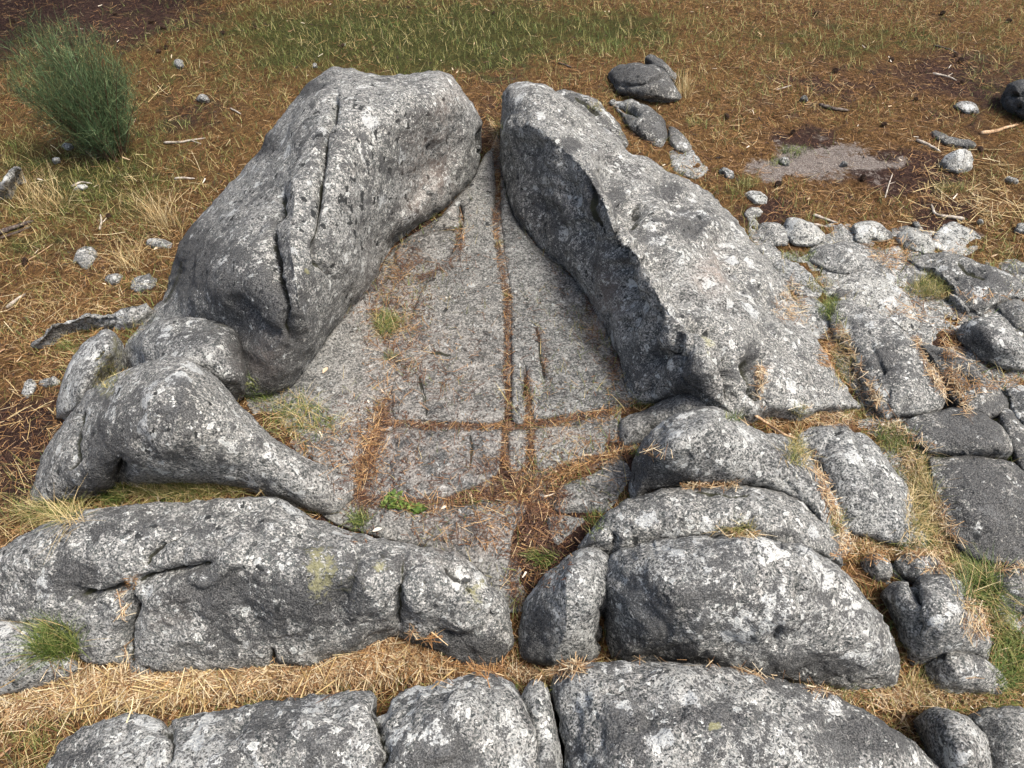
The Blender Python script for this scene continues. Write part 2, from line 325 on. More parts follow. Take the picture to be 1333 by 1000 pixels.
# ------------------------------------------------------------------ rock builder
DARKS, PALES, YELLOWS, PINKS, DOTS = [], [], [], [], []
ROCKS = {}
def resample(L, step):
    """closed Catmull-Rom through L (u,v,z), resampled evenly"""
    L = np.asarray(L, float); n = len(L); pts = []
    for i in range(n):
        p0, p1, p2, p3 = L[i-1], L[i], L[(i+1) % n], L[(i+2) % n]
        m = max(2, int(np.hypot(*(p2-p1)[:2])/2)); t = np.linspace(0, 1, m, endpoint=False)[:, None]
        cr = .5*((2*p1) + (-p0+p2)*t + (2*p0-5*p1+4*p2-p3)*t*t + (-p0+3*p1-3*p2+p3)*t**3)
        pts.append(.8*cr + .2*(p1+(p2-p1)*t))
    P = np.vstack(pts)
    d = np.hypot(*(np.roll(P, -1, 0)-P)[:, :2].T); s = np.concatenate([[0], np.cumsum(d)]); P = np.vstack([P, P[:1]])
    k = max(8, int(s[-1]/step)); t = np.linspace(0, s[-1], k, endpoint=False)
    return np.column_stack([np.interp(t, s, P[:, j]) for j in range(3)])
def rock(name, outline, inner=(), cracks=(), b=.05, w=26, mat=None, step=3.0, rough=1.0, label=None, cat='rock', group=None, parent=None, lift=0.0, kind=None, tone=0, back=1.0, edges=(), facet=0.0, relief=1.0, ang=0.0, grow=0.0):
    """outline: photo-surveyed (u,v[,z]) points, z omitted = foot on the ground; inner: surface heights; cracks: (polyline, depth, width_px)"""
    mat = mat or GRAN
    O = np.array([(q[0], q[1], q[2] if len(q) > 2 else np.nan) for q in outline], float)
    nz = np.isnan(O[:, 2]); 
    if nz.any(): O[nz, 2] = ground_hit(O[nz, 0], O[nz, 1]) + lift
    if ang:
        rj = np.random.default_rng(len(ROCKS)+5); M_ = (O+np.roll(O, -1, 0))/2; sg = np.hypot(*(np.roll(O, -1, 0)-O)[:, :2].T); M_[:, :2] += rj.normal(0, .11*ang, (len(O), 2))*sg[:, None]
        Bo = np.stack([O, M_], 1).reshape(-1, 3); Bd = np.vstack([Bo[k]+(Bo[(k+1) % len(Bo)]-Bo[k])*t for k in range(len(Bo)) for t in np.linspace(0, 1, max(1, int(np.hypot(*(Bo[(k+1) % len(Bo)]-Bo[k])[:2])/step)), endpoint=False)])
        for _ in range(1): Bd = .25*np.roll(Bd, 1, 0)+.5*Bd+.25*np.roll(Bd, -1, 0)
    else: Bd = resample(O, step)
    ph = len(ROCKS)*3.7
    if grow:
        nx = np.roll(Bd, -1, 0)-np.roll(Bd, 1, 0); nn = np.column_stack([nx[:, 1], -nx[:, 0]]); nn /= np.linalg.norm(nn, axis=1)[:, None]+1e-9
        sgn = np.sign((Bd[:, 0]*np.roll(Bd[:, 1], -1)-np.roll(Bd[:, 0], -1)*Bd[:, 1]).sum()); Bd[:, :2] += nn*sgn*grow
    nb = perlin(np.column_stack([Bd[:, :2]/11.0, np.full(len(Bd), ph)])); nb2 = perlin(np.column_stack([Bd[:, :2]/26.0, np.full(len(Bd), ph+9)]))
    nx = np.roll(Bd, -1, 0)-np.roll(Bd, 1, 0); nrm = np.column_stack([nx[:, 1], -nx[:, 0]]); nrm /= np.linalg.norm(nrm, axis=1)[:, None]+1e-9
    span = min(np.ptp(Bd[:, 0]), np.ptp(Bd[:, 1])); jit = min(1.0, span/70+.22)*rough
    Bd[:, :2] += nrm*(nb*2.6 + nb2*3.4 + 1.5*perlin(np.column_stack([Bd[:, :2]/5.0, np.full(len(Bd), ph+4)])))[:, None]*jit
    ctrl = [tuple(q) for q in O[::1]] + [tuple(q) for q in inner]
    ctrl = np.array(ctrl, float); f = TPS(ctrl[:, :2], ctrl[:, 2], 5e-4)
    lo, hi = Bd[:, :2].min(0), Bd[:, :2].max(0)
    gx, gy = np.meshgrid(np.arange(lo[0], hi[0], step), np.arange(lo[1], hi[1], step*.87)); gx = gx + (np.arange(gx.shape[0]) % 2)[:, None]*step/2
    Q = np.column_stack([gx.ravel(), gy.ravel()]); Q += rng.uniform(-.22, .22, Q.shape)*step
    Q = Q[inside(Q, Bd)]; cl = np.vstack([Bd[:, :2], Bd[:1, :2]])
    Bc = cl
    def edge_dist(P):
        out = np.full(len(P), 1e9)
        for i in range(0, len(P), 4000):
            p = P[i:i+4000]; out[i:i+4000] = np.sqrt(((p[:, None]-Bd[None, :, :2])**2).sum(-1).min(1))
        return out
    dQ = edge_dist(Q); Q = Q[dQ > step*.75]
    rings = []
    cracks = [(c[0], c[1]*1.2, c[2]*(1.3 if len(O) > 16 else 1.05), c[3] if len(c) > 3 else 1.0) for c in cracks]
    for c in cracks:
        L = np.asarray(c[0], float); cw = c[2]; T = []
        for i in range(len(L)-1):
            m = max(2, int(np.hypot(*(L[i+1]-L[i]))/2.0)); t = np.linspace(0, 1, m, endpoint=False)[:, None]; T.append(L[i]+(L[i+1]-L[i])*t)
        T = np.vstack(T); 
        wob = np.column_stack([perlin(np.column_stack([T/9., np.full(len(T), 5.+ph)])), perlin(np.column_stack([T/9., np.full(len(T), 55.+ph)]))])*3.2
        T = T + wob; rings.append(T)
        tn = np.gradient(T, axis=0); tn = np.column_stack([tn[:, 1], -tn[:, 0]]); tn /= np.linalg.norm(tn, axis=1)[:, None]+1e-9
        ds, _ = seg_dist(Q, T); Q = Q[ds > cw*1.15]
        add = np.vstack([T] + [T+s*cw*tn for s in (-1, -.45, .45, 1)])
        add = add[inside(add, Bd)]; add = add[edge_dist(add) > 1.2]; Q = np.vstack([Q, add])
    P2 = np.vstack([Bd[:, :2], Q]); n = len(Bd)
    vs, es, fs, ov, oe, of = delaunay_2d_cdt([Vector(p) for p in P2], [(i, (i+1) % n) for i in range(n)], [list(range(n))], 1, 1e-4)
    P2 = np.array([tuple(v) for v in vs]); F = np.array([f_ for f_ in fs if len(f_) == 3], np.int64)
    # boundary order
    loc = {}
    for i, o_ in enumerate(ov):
        for k in o_: loc[k] = i
    bidx = np.array([loc[i] for i in range(n) if i in loc])
    d = edge_dist(P2); z = f(P2); 
    dm = max(min(w, d.max()*1.0), 1e-3)
    t = np.clip(d/dm, 0, 1); z = z + b*np.sqrt(np.clip(1-(1-t)**2, 0, 1))
    for (EL, ea, ew) in edges:
        de, _ = seg_dist(P2, EL); z = z + ea*np.exp(-de/ew)*np.clip(d/10, 0, 1)
    V = unproj(P2[:, 0], P2[:, 1], z)
    def normals(V):
        fn = np.cross(V[F[:, 1]]-V[F[:, 0]], V[F[:, 2]]-V[F[:, 0]]); N = np.zeros_like(V)
        for k in range(3): np.add.at(N, F[:, k], fn)
        N /= np.linalg.norm(N, axis=1)[:, None]+1e-12
        flip = (N*(V-np.array([0, 0, CAM_H]))).sum(1) > 0; N[flip] *= -1; return N
    N = normals(V); size = np.ptp(V[:, :2], axis=0).max(); sc = min(1.0, size/.5)*rough
    q3 = V + ph*1.3
    edge = np.clip(d/8, 0, 1)
    disp = sc*(.030*fbm(q3*3.2, 3) + .0085*fbm(q3*15, 3, .55)) + min(1, sc+.3)*.0022*fbm(q3*60, 2)*rough
    # worn pits
    pit = perlin(q3*26+40); disp -= min(1, sc+.2)*.006*np.clip(pit-.28, 0, 1)*3*rough
    rdg = np.abs(perlin(q3*5.5+7)); disp -= sc*.011*relief*np.exp(-(rdg/.07)**2)*np.clip(perlin(q3*2.3+60)*2.5+.2, 0, 1)
    disp += sc*.022*relief*(np.abs(perlin(q3*5.0+90))-.2) - sc*.014*relief*(np.abs(perlin(q3*10+33))-.2) + min(1, sc+.2)*relief*(.006*np.abs(perlin(q3*24+11))-.004*np.abs(perlin(q3*48+71)))
    disp *= (.25+.75*edge)
    crack = np.zeros(len(V))
    for c, T in zip(cracks, rings):
        dd, par = seg_dist(P2, T); taper = np.clip(np.minimum(par, 1-par)*6+.25, 0, 1)
        va = perlin(np.column_stack([par*len(T)/9., np.full(len(par), ph), np.full(len(par), c[1]*99)])); wv = c[2]*(.85+.5*va); wv = np.maximum(wv, .8)
        taper = taper*np.clip(1.0+.6*va, .6, 1.4)
        prof = np.exp(-(dd/wv)**2); disp = disp - c[1]*prof*taper - c[1]*.35*np.exp(-(dd/(c[2]*2.8))**2)*taper
        crack = np.maximum(crack, np.exp(-(dd/(wv*.8))**2)*np.clip(taper*1.2, 0, 1)*(c[3] if len(c) > 3 else 1.0))
    V = V + N*disp[:, None]
    if facet:
        rg = np.random.default_rng(int(ph*10)); pl = rg.normal(size=(9, 3)); pl[:, 2] = np.abs(pl[:, 2])*.8; pl /= np.linalg.norm(pl, axis=1)[:, None]
        c0 = V.mean(0); c0[2] = V[:, 2].min(); E = np.abs(V-c0).max(0)+1e-6; cc = (V-c0)/E; ln = np.linalg.norm(cc, axis=1)+1e-6; k = .74/np.maximum((cc@pl.T).max(1)/ln, .2)/ln
        k = np.clip(k, .5, 1.0); V = V*(1-facet)+facet*(c0+(V-c0)*k[:, None])
    # the unseen back: carried on away from the eye and down below the ground
    B = V[bidx]; gz = ground_z(B[:, 0], B[:, 1]); hgt = np.clip(B[:, 2]-gz, 0, None)*1.0 + .10
    rd = B - np.array([0, 0, CAM_H]); rh = rd[:, :2]/np.linalg.norm(rd[:, :2], axis=1)[:, None]; slope = np.clip(-rd[:, 2]/np.linalg.norm(rd[:, :2], axis=1), .2, 3)
    cen = V[:, :2].mean(0); inn = cen - B[:, :2]; li = np.linalg.norm(inn, axis=1)[:, None]+1e-9; innu = inn/li
    layers = [bidx]; VV = [V]; base = len(V); CR = [crack]; PX = [P2]
    hh = np.clip(B[:, 2]-gz, 0, None)
    for (a, c) in ((.12, .06), (.28, .22), (.42, .5), (.5, .85), (.5, 1.25)):
        dep = a*hh*back
        newp = B.copy(); newp[:, :2] += rh*dep[:, None] + innu*np.minimum(.02*c, li[:, 0]*.3)[:, None]
        newp[:, 2] = B[:, 2] - dep*slope - c*hgt
        newp[:, :2] += (.02*perlin(newp*9))[:, None]*min(1, sc)
        VV.append(newp); layers.append(np.arange(base, base+len(bidx))); base += len(bidx); CR.append(np.clip((.05-(newp[:, 2]-gz))/.1, 0, 1)*.5); PX.append(P2[bidx])
    V = np.vstack(VV); crack = np.concatenate(CR); PX = np.vstack(PX)
    m = len(bidx); FF = [F]
    for a, c in zip(layers[:-1], layers[1:]):
        i = np.arange(m); j = (i+1) % m
        FF.append(np.column_stack([a[i], c[i], c[j]])); FF.append(np.column_stack([a[i], c[j], a[j]]))
    F = np.vstack(FF)
    # darker band at the foot, where stone meets the ground
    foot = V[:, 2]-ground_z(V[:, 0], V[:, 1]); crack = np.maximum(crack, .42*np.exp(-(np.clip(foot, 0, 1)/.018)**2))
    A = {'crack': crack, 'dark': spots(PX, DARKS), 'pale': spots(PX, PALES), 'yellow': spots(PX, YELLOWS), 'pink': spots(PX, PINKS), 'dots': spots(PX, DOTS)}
    org = np.array([V[:base-len(bidx)*5, 0].mean(), V[:base-len(bidx)*5, 1].mean(), gz.mean()])
    # face orientation: outward
    fc = V[F].mean(1); fn = np.cross(V[F[:, 1]]-V[F[:, 0]], V[F[:, 2]]-V[F[:, 0]])
    nf = len(FF[0]); s0 = (fn[:nf]*(fc[:nf]-np.array([0, 0, CAM_H]))).sum(1).sum()
    if s0 > 0: F[:nf] = F[:nf, ::-1]
    ed = set(map(tuple, np.vstack([F[:nf][:, [0, 1]], F[:nf][:, [1, 2]], F[:nf][:, [2, 0]]]).tolist()))
    if sum(((int(bidx[k]), int(bidx[(k+1) % m])) not in ed) for k in range(0, m, 5)) > m/10: F[nf:] = F[nf:, ::-1]
    bvh_add(V, F)
    me = mesh_np(name, V-org, F, mat, attrs=A); o = link(name, me, parent, org)
    if parent is None and label: tag(o, label, cat, group)
    if kind: tag(o, kind=kind)
    ROCKS[label or name+str(len(ROCKS))] = o
    return o
# ------------------------------------------------------------------ lichen survey (stains that belong to the stones)
DARKS += [(260,345,50,60,.25),(360,430,40,90,.25),(500,215,16,12,.2),(330,400,60,40,.3),(340,490,40,25,.35),(385,80,30,20,.4),(395,115,25,8,.6),(340,190,20,14,.5),(245,340,22,40,.4),
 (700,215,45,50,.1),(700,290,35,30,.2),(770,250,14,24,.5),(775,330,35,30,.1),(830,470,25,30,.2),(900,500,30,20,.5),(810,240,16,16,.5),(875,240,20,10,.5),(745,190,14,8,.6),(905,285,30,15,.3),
 (880,620,30,10,.5),(840,615,14,30,.5),(985,465,8,18,.9),(270,775,60,18,.35),(330,800,80,30,.2),(420,790,50,30,.35),(90,750,30,18,.7),(130,690,30,10,.3),(620,850,50,14,.6),(570,840,30,10,.5),(700,820,16,40,.5),
 (870,790,50,30,.3),(1000,800,40,40,.15),(1060,870,50,14,.5),(820,960,30,60,.3),(905,930,90,20,.35),(1130,960,60,30,.45),(580,985,40,30,.4),(350,950,40,30,.3),(100,985,40,20,.3),(1290,660,50,60,.3),(1255,560,30,30,.35),
 (1160,470,20,40,.3),(1250,490,40,20,.3),(830,95,40,20,.35),(860,160,20,20,.3),(1280,440,14,16,.9),(130,600,30,40,.5),(220,530,40,12,.2),(250,440,40,14,.35),(310,460,12,30,.3),(1285,365,30,12,.4),(1320,130,20,30,1)]
PALES += [(400,150,30,40,.25),(700,120,30,20,.6),(755,165,50,20,.3),(930,300,60,40,.35),(960,385,30,30,.3),(1000,440,40,30,.25),(860,350,30,40,.2),(240,490,40,20,.4),(180,510,40,14,.3),(1000,712,60,14,.9),(900,710,60,14,.4),(1050,760,40,60,.3),(560,930,60,40,.3),
 (900,960,90,50,.4),(270,960,60,40,.3),(370,940,30,20,.4),(1090,630,40,60,.35),(250,760,14,10,.6),(255,800,14,10,.6),(760,790,30,40,.2),(1250,780,20,40,.4),(1045,295,20,12,.8),(1248,205,20,14,.9),(610,890,40,8,.5),(1230,350,40,12,.2),(930,560,50,18,.2)]
YELLOWS += [(925,440,14,26,1.3),(415,735,20,40,.8),(430,770,40,50,.5),(500,735,10,14,1.0),(620,770,22,28,1.1),(560,760,30,30,.35),(140,510,14,10,1.0),(152,455,8,30,1.0),(400,355,5,5,1.5),(932,945,9,5,2.2),(735,165,22,14,.5),(500,800,60,40,.3),(735,775,14,16,.3),(165,485,12,8,.8),(285,425,24,10,.5),(820,560,14,10,.3),(620,170,18,12,.4),(565,200,30,30,.25)]
PINKS += [(560,600,120,50,.45),(620,690,70,40,.6),(510,420,50,80,.5),(600,480,60,60,.25),(780,400,20,50,.5),(700,560,90,12,.4),(480,560,40,60,.5),(575,210,20,70,.5),(545,235,20,60,.45),(935,350,20,22,.8),(940,320,10,18,.4),(225,800,30,20,.2),(340,470,30,30,.35),(590,130,16,40,.3)]
DOTS += [(480,180,120,120,.6),(470,230,60,120,.9),(300,330,60,80,.5),(560,200,60,80,.4),(400,280,60,80,.4)]

# ------------------------------------------------------------------ the rock-cut basin: floor and its slabs
bf = bpy.data.objects.new('basin_floor', None)      # replaced by a real bed of stone below
def floor_bed():
    O = [(648,175,.112),(655,230,.075),(668,275,.06),(700,320,.04),(745,352,.02),(775,395,0),(808,450,-.02),(830,525,-.02),(850,580,-.03),(830,620,-.03),(800,665,-.06),(745,700,-.08),(700,740,-.11),(690,790,-.13),(655,795,-.13),(620,745,-.10),(560,715,-.08),(480,695,-.06),(420,670,-.05),(400,610,-.03),(350,560,-.02),(320,520,-.01),(380,500,0),(430,430,.005),(485,370,.0),(510,325,.0),(560,290,.03),(600,262,.05),(630,215,.085)]
    O = [(a, b_, c+.013) for a, b_, c in O]
    return rock('basin_floor', O, b=.0, w=10, mat=GRAN_FLOOR, step=4, rough=.5, kind='structure')
bpy.data.objects.remove(bf)
BED = floor_bed()
def slab(O, inner=(), cracks=(), b=.013, w=5, **k):
    k.setdefault('mat', GRAN_FLOOR)
    return rock('stone_slab', O, inner, cracks, b, w, parent=BED, rough=.35, back=.2, step=3.0, **k)
slab([(630,204,.15),(641,198,.13),(645,250,.085),(640,290,.07),(649,335,.04),(655,380,.02),(657,430,.01),(656,480,0),(655,546,-.015),(600,551,-.012),(560,549,-.01),(516,546,-.01),(508,515,-.008),(516,470,0),(522,440,0),(534,415,.005),(548,380,.01),(566,352,.02),(588,330,.03),(597,300,.045),(575,296,.05),(560,300,.045),(590,262,.075),(612,238,.10)],
     [(600,400,.012),(600,480,.003),(625,300,.06)], [([(545,485),(552,515),(556,545)],.006,2.5),([(530,440),(560,455),(590,462)],.005,3),([(600,262),(599,285),(597,305)],.02,2.5)])
slab([(650,182,.13),(656,235,.10),(668,280,.075),(702,326,.05),(745,358,.03),(775,400,.01),(806,455,-.005),(815,500,-.005),(826,528,-.01),(770,536,-.012),(715,546,-.014),(694,549,-.015),(688,510,-.005),(684,474,.0),(681,510,-.005),(684,549,-.015),(667,549,-.015),(666,500,0),(665,440,.01),(664,385,.02),(656,335,.04),(652,290,.06),(652,240,.09)],
     [(720,400,.015),(750,470,.003)], [([(697,420),(702,445),(706,475),(711,500)],.006,2.5)])
slab([(500,562,-.02),(560,558,-.02),(620,559,-.02),(653,561,-.02),(652,590,-.03),(648,618,-.035),(600,640,-.04),(560,652,-.045),(510,648,-.045),(478,640,-.045),(482,600,-.035)], [(560,600,-.022)], [([(612,562),(615,590),(610,615)],.005,2.5)])
slab([(662,562,-.02),(685,561,-.02),(686,590,-.03),(684,608,-.035),(664,616,-.035),(661,590,-.03)])
slab([(696,560,-.02),(750,552,-.02),(802,546,-.015),(806,562,-.02),(804,580,-.025),(760,596,-.03),(722,608,-.035),(697,612,-.035)])
slab([(724,636,-.045),(760,617,-.04),(815,597,-.03),(830,625,-.03),(800,668,-.05),(765,670,-.055),(722,666,-.055)], b=.03, w=16)
slab([(500,694,-.065),(540,676,-.06),(600,657,-.055),(678,648,-.05),(688,665,-.06),(668,700,-.075),(664,752,-.1),(640,755,-.1),(600,728,-.09),(545,712,-.08)], [(620,690,-.062)])
slab([(712,672,-.06),(765,674,-.06),(745,698,-.075),(722,712,-.085)], b=.02)
slab([(395,565,-.02),(430,556,-.02),(468,566,-.02),(462,600,-.03),(455,622,-.035),(420,612,-.025),(398,590,-.02)], b=.02, w=12)
slab([(520,318,.03),(560,302,.045),(592,302,.045),(588,328,.035),(560,350,.02),(540,362,.01),(515,345,.015)], b=.01)
slab([(428,438,.03),(455,405,.03),(480,380,.03),(492,388,.0),(470,420,-.005),(448,448,-.01),(420,470,-.01),(412,462,.0)], b=.01)

# ------------------------------------------------------------------ the big stones round the basin
rock('domed_boulder', [(432,87,.53),(455,89,.55),(490,97,.55),(530,97,.54),(572,92,.53),(590,100,.50),(606,122,.43),(620,143,.34),(628,158,.26),(629,180,.20),(630,204,.13),(618,230,.09),(595,256,.07),(565,280,.05),(536,298,.04),(512,308,.05),(500,325,.05),(488,362,.02),(455,400,.02),(430,436,.0),(400,478,-.01),(378,505,-.02),(335,520,-.02),(270,512,-.05),(190,490,-.12),(155,470,-.16),(160,450,-.16),(178,425,-.17),(198,400,-.16),(213,375,-.15),(222,350,-.12),(236,312,-.04),(252,292,0),(275,266,.06),(310,227,.18),(332,203,.25),(350,172,.32),(380,135,.41),(397,112,.46),(415,97,.50)],
     [(430,130,.60),(470,115,.61),(520,115,.60),(570,108,.58),(590,125,.50),(610,160,.34),(400,170,.555),(430,180,.58),(480,180,.55),(530,180,.46),(575,170,.40),(600,200,.22),(570,230,.17),(540,262,.14),(380,230,.49),(430,240,.53),(480,235,.44),(520,240,.27),(350,270,.43),(400,290,.47),(440,290,.45),(480,290,.29),(505,295,.16),(300,300,.34),(330,340,.37),(380,350,.41),(420,345,.38),(450,350,.27),(480,345,.13),
      (270,350,.25),(300,390,.28),(345,400,.31),(385,405,.34),(410,400,.25),(240,390,.10),(290,420,.11),(262,440,.02),(305,450,.05),(395,445,.17),(430,400,.15),(360,455,.20),(330,470,.11),(370,490,.04),(345,500,.03)],
     [([(437,118),(430,150),(420,185),(417,215),(415,260),(414,300),(417,330),(424,350),(438,366)],.045,3.8),([(364,236),(357,270),(349,300),(352,340),(358,370),(367,395),(376,430),(390,450)],.042,5.0),([(300,385),(320,405),(345,430),(368,452)],.02,6,.35),([(627,170),(628,205)],.03,2.5),([(566,180),(565,215),(556,250),(530,270)],.010,7,.0),([(238,335),(225,365),(205,400)],.012,5,.6),([(500,300),(520,282),(550,262)],.006,5,0)],
     edges=[([(385,240),(378,290),(380,340),(390,390),(402,430)],.028,12),([(432,100),(400,160),(360,230),(310,300),(265,380)],.02,30),([(590,108),(612,160),(600,215),(560,262),(505,300)],.018,16)],
     b=.07, w=26, relief=.6, label='huge domed grey boulder left of the basin, split by two long dark cracks', cat='boulder')
rock('boulder_block', [(152,474,-.12),(163,448,.0),(183,432,.09),(205,418,.15),(228,413,.18),(265,415,.19),(294,421,.19),(311,437,.17),(318,465,.14),(323,495,.09),(322,516,.0),(300,515,.03),(240,512,.0),(185,500,-.06)],
     [(200,455,.16),(240,442,.22),(280,447,.22),(230,480,.18),(300,490,.17)], b=.05, w=22, label='squat rounded boulder tucked behind the cone-shaped boulder and against the huge dome', cat='boulder', mat=GRAN)
rock('cone_boulder', [(42,655),(45,620),(55,590,-.13),(75,560,-.08),(95,535,-.02),(112,512,.05),(132,498,.12),(160,484,.2),(190,470,.27),(222,462,.31),(246,466,.31),(268,480,.28),(290,500,.25),(315,527,.2),(340,555,.15),(370,580,.1),(400,598,.06),(430,610,.03),(458,624,-.0),(458,650,-.03),(436,672,-.05),(405,664,-.04),(385,655,-.02),(345,643,-.01),(310,633,-.02),(260,629,-.03),(200,629,-.04),(160,632,-.06),(130,641),(90,650)],
     [(230,490,.35),(200,510,.35),(170,520,.31),(260,520,.32),(230,560,.3),(290,560,.26),(180,570,.24),(140,560,.21),(110,545,.13),(330,600,.14),(260,600,.17),(200,600,.16),(130,590,.14),(380,620,.09),(420,635,.05),(110,570,.10),(90,610,.04),(120,615,.07),(155,612,.09),(180,618,.08),(300,620,.08),(60,630,-.1)],
     [([(154,634),(156,618),(152,602)],.05,4.2,1),([(108,530),(100,560),(96,590),(85,620)],.014,3.5,.8),([(440,615),(432,640),(436,668)],.01,3,.4)],
     edges=[([(235,466),(238,520),(225,570)],.02,25),([(246,470),(320,550),(400,610)],.02,14)],
     b=.05, w=24, relief=.55, label='cone-shaped pale boulder at the left, with a small black hole low in its side', cat='boulder')
rock('crusty_boulder', [(72,545),(78,505,-.12),(95,465,-.06),(115,442,-.01),(138,429,.03),(153,440,.02),(146,466,.02),(126,490,-.01),(115,512,-.03),(95,535,-.08)], [(110,490,.03),(135,450,.07),(95,510,-.02)], [([(118,470),(128,458),(140,452)],.012,4,.9)], b=.04, w=18, mat=GRAN_CRUST, label='low crusty rock with bluish lichen at the far left of the cone-shaped boulder', cat='rock')

# the long ridge on the right of the basin
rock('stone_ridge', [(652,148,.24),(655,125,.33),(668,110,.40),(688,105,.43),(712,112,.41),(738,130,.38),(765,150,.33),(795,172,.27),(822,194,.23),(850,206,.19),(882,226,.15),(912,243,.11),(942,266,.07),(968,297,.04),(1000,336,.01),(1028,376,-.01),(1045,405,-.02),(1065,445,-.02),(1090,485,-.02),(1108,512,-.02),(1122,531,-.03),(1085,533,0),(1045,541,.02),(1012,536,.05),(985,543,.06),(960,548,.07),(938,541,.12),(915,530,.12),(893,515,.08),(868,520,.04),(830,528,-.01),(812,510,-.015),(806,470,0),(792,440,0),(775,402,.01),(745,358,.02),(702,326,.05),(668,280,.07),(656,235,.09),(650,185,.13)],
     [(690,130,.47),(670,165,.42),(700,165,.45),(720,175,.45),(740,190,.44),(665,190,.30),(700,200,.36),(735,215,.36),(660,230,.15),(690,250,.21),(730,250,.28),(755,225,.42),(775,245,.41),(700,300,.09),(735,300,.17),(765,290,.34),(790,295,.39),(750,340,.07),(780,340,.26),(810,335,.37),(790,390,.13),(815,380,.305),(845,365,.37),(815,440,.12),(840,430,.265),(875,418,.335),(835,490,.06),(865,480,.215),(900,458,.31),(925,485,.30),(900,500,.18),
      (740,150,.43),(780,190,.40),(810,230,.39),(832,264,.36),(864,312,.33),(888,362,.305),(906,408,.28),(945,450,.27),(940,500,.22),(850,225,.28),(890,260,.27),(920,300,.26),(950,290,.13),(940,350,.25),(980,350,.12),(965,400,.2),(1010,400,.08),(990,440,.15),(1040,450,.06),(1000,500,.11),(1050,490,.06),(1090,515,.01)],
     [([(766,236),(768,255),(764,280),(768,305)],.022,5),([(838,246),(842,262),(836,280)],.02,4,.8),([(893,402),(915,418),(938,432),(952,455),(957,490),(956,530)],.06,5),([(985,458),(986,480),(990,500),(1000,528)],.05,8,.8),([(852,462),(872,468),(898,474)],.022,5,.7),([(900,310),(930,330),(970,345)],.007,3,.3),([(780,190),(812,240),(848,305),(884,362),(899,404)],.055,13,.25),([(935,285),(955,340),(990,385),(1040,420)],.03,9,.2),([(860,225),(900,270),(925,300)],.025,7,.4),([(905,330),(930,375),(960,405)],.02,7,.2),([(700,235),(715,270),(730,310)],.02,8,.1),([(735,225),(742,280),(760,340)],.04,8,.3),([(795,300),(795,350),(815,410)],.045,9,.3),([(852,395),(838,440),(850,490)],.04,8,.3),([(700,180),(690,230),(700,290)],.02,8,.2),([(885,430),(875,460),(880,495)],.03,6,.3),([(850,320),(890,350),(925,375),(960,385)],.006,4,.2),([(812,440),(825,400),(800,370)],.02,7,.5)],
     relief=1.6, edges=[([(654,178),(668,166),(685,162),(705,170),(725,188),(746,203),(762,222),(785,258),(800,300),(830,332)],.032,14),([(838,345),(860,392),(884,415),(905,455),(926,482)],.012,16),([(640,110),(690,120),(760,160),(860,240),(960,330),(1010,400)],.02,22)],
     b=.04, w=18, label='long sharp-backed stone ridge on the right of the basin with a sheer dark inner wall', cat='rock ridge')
rock('wall_ledge', [(806,548,.0),(840,532,.03),(875,512,.07),(905,498,.12),(935,520,.12),(932,545,.1),(890,548,.06),(850,562,.01),(830,582,-.02),(808,584,-.03)], [(850,545,.05),(890,525,.11),(820,562,.015)], b=.03, w=14, label='small smooth ledge stone at the foot of the ridge, above the bulging right boulder', cat='rock', mat=GRAN_FLOOR)
rock('bulging_boulder', [(820,640,-.02),(823,605,.04),(835,575,.12),(858,550,.18),(890,533,.22),(930,528,.23),(960,543,.20),(990,560,.16),(1020,582,.12),(1050,612,.08),(1073,642,.05),(1082,668,.03),(1070,690,.02),(1048,660,.05),(1010,641,.06),(950,633,.06),(890,634,.05),(850,642,.0),(825,655,-.03)],
     [(850,590,.17),(880,570,.23),(920,560,.25),(960,585,.21),(900,610,.15),(960,615,.13),(1010,620,.12),(860,620,.08),(1045,640,.08)],
     [([(990,600),(1020,625),(1045,650)],.01,4,.4)], edges=[([(828,650),(845,605),(885,575),(930,545)],.03,20)], b=.055, w=22, relief=.7, label='smooth bulging boulder whose dark left side overhangs the basin floor', cat='boulder')
# front right group
rock('shelf_boulder', [(752,716,.0),(768,690,.05),(798,661,.09),(840,643,.11),(890,633,.12),(950,633,.12),(1010,640,.11),(1047,655,.09),(1082,688,.05),(1098,735,.0),(1065,722,.08),(1020,712,.10),(960,706,.10),(900,706,.09),(850,712,.06),(800,725,.02)],
     [(830,680,.14),(880,665,.16),(950,662,.16),(1010,670,.15),(940,690,.13),(1050,690,.11),(790,705,.07)], [([(790,690),(800,705),(800,722)],.02,3,.7),([(900,636),(940,645),(985,648)],.01,4,.7)], b=.045, w=20, relief=1.7, label='flat-topped boulder behind the pale front boulder, a grass clump on its edge', cat='boulder')
rock('pale_front_boulder', [(795,724,.05),(848,703,.12),(900,697,.15),(960,699,.16),(1020,702,.15),(1055,711,.13),(1090,735,.08),(1120,767,.03),(1150,802,-.03),(1169,840,-.09),(1173,880,-.15),(1160,897),(1120,900),(1060,893),(1000,884),(930,877),(860,869),(802,861),(790,835,-.14),(789,785,-.06)],
     [(850,730,.19),(920,720,.21),(1000,724,.21),(1060,750,.15),(840,780,.14),(920,780,.18),(1000,780,.17),(1080,800,.09),(1130,840,-.0),(850,830,.01),(940,835,.05),(1020,840,.04),(1100,860,-.05),(900,862,-.08),(1000,870,-.09)],
     [([(1040,740),(1043,770),(1044,800)],.02,4,.5),([(1044,800),(1015,820),(1010,850)],.012,4,.5),([(1010,705),(1060,730),(1100,790),(1130,850)],.008,10,0)], edges=[([(800,745),(850,712),(930,708),(1040,712),(1090,745)],.035,18)], b=.05, w=22, mat=GRAN_CRUST, relief=1.7, label='broad pale boulder in front right with a bright whitened top edge', cat='boulder')
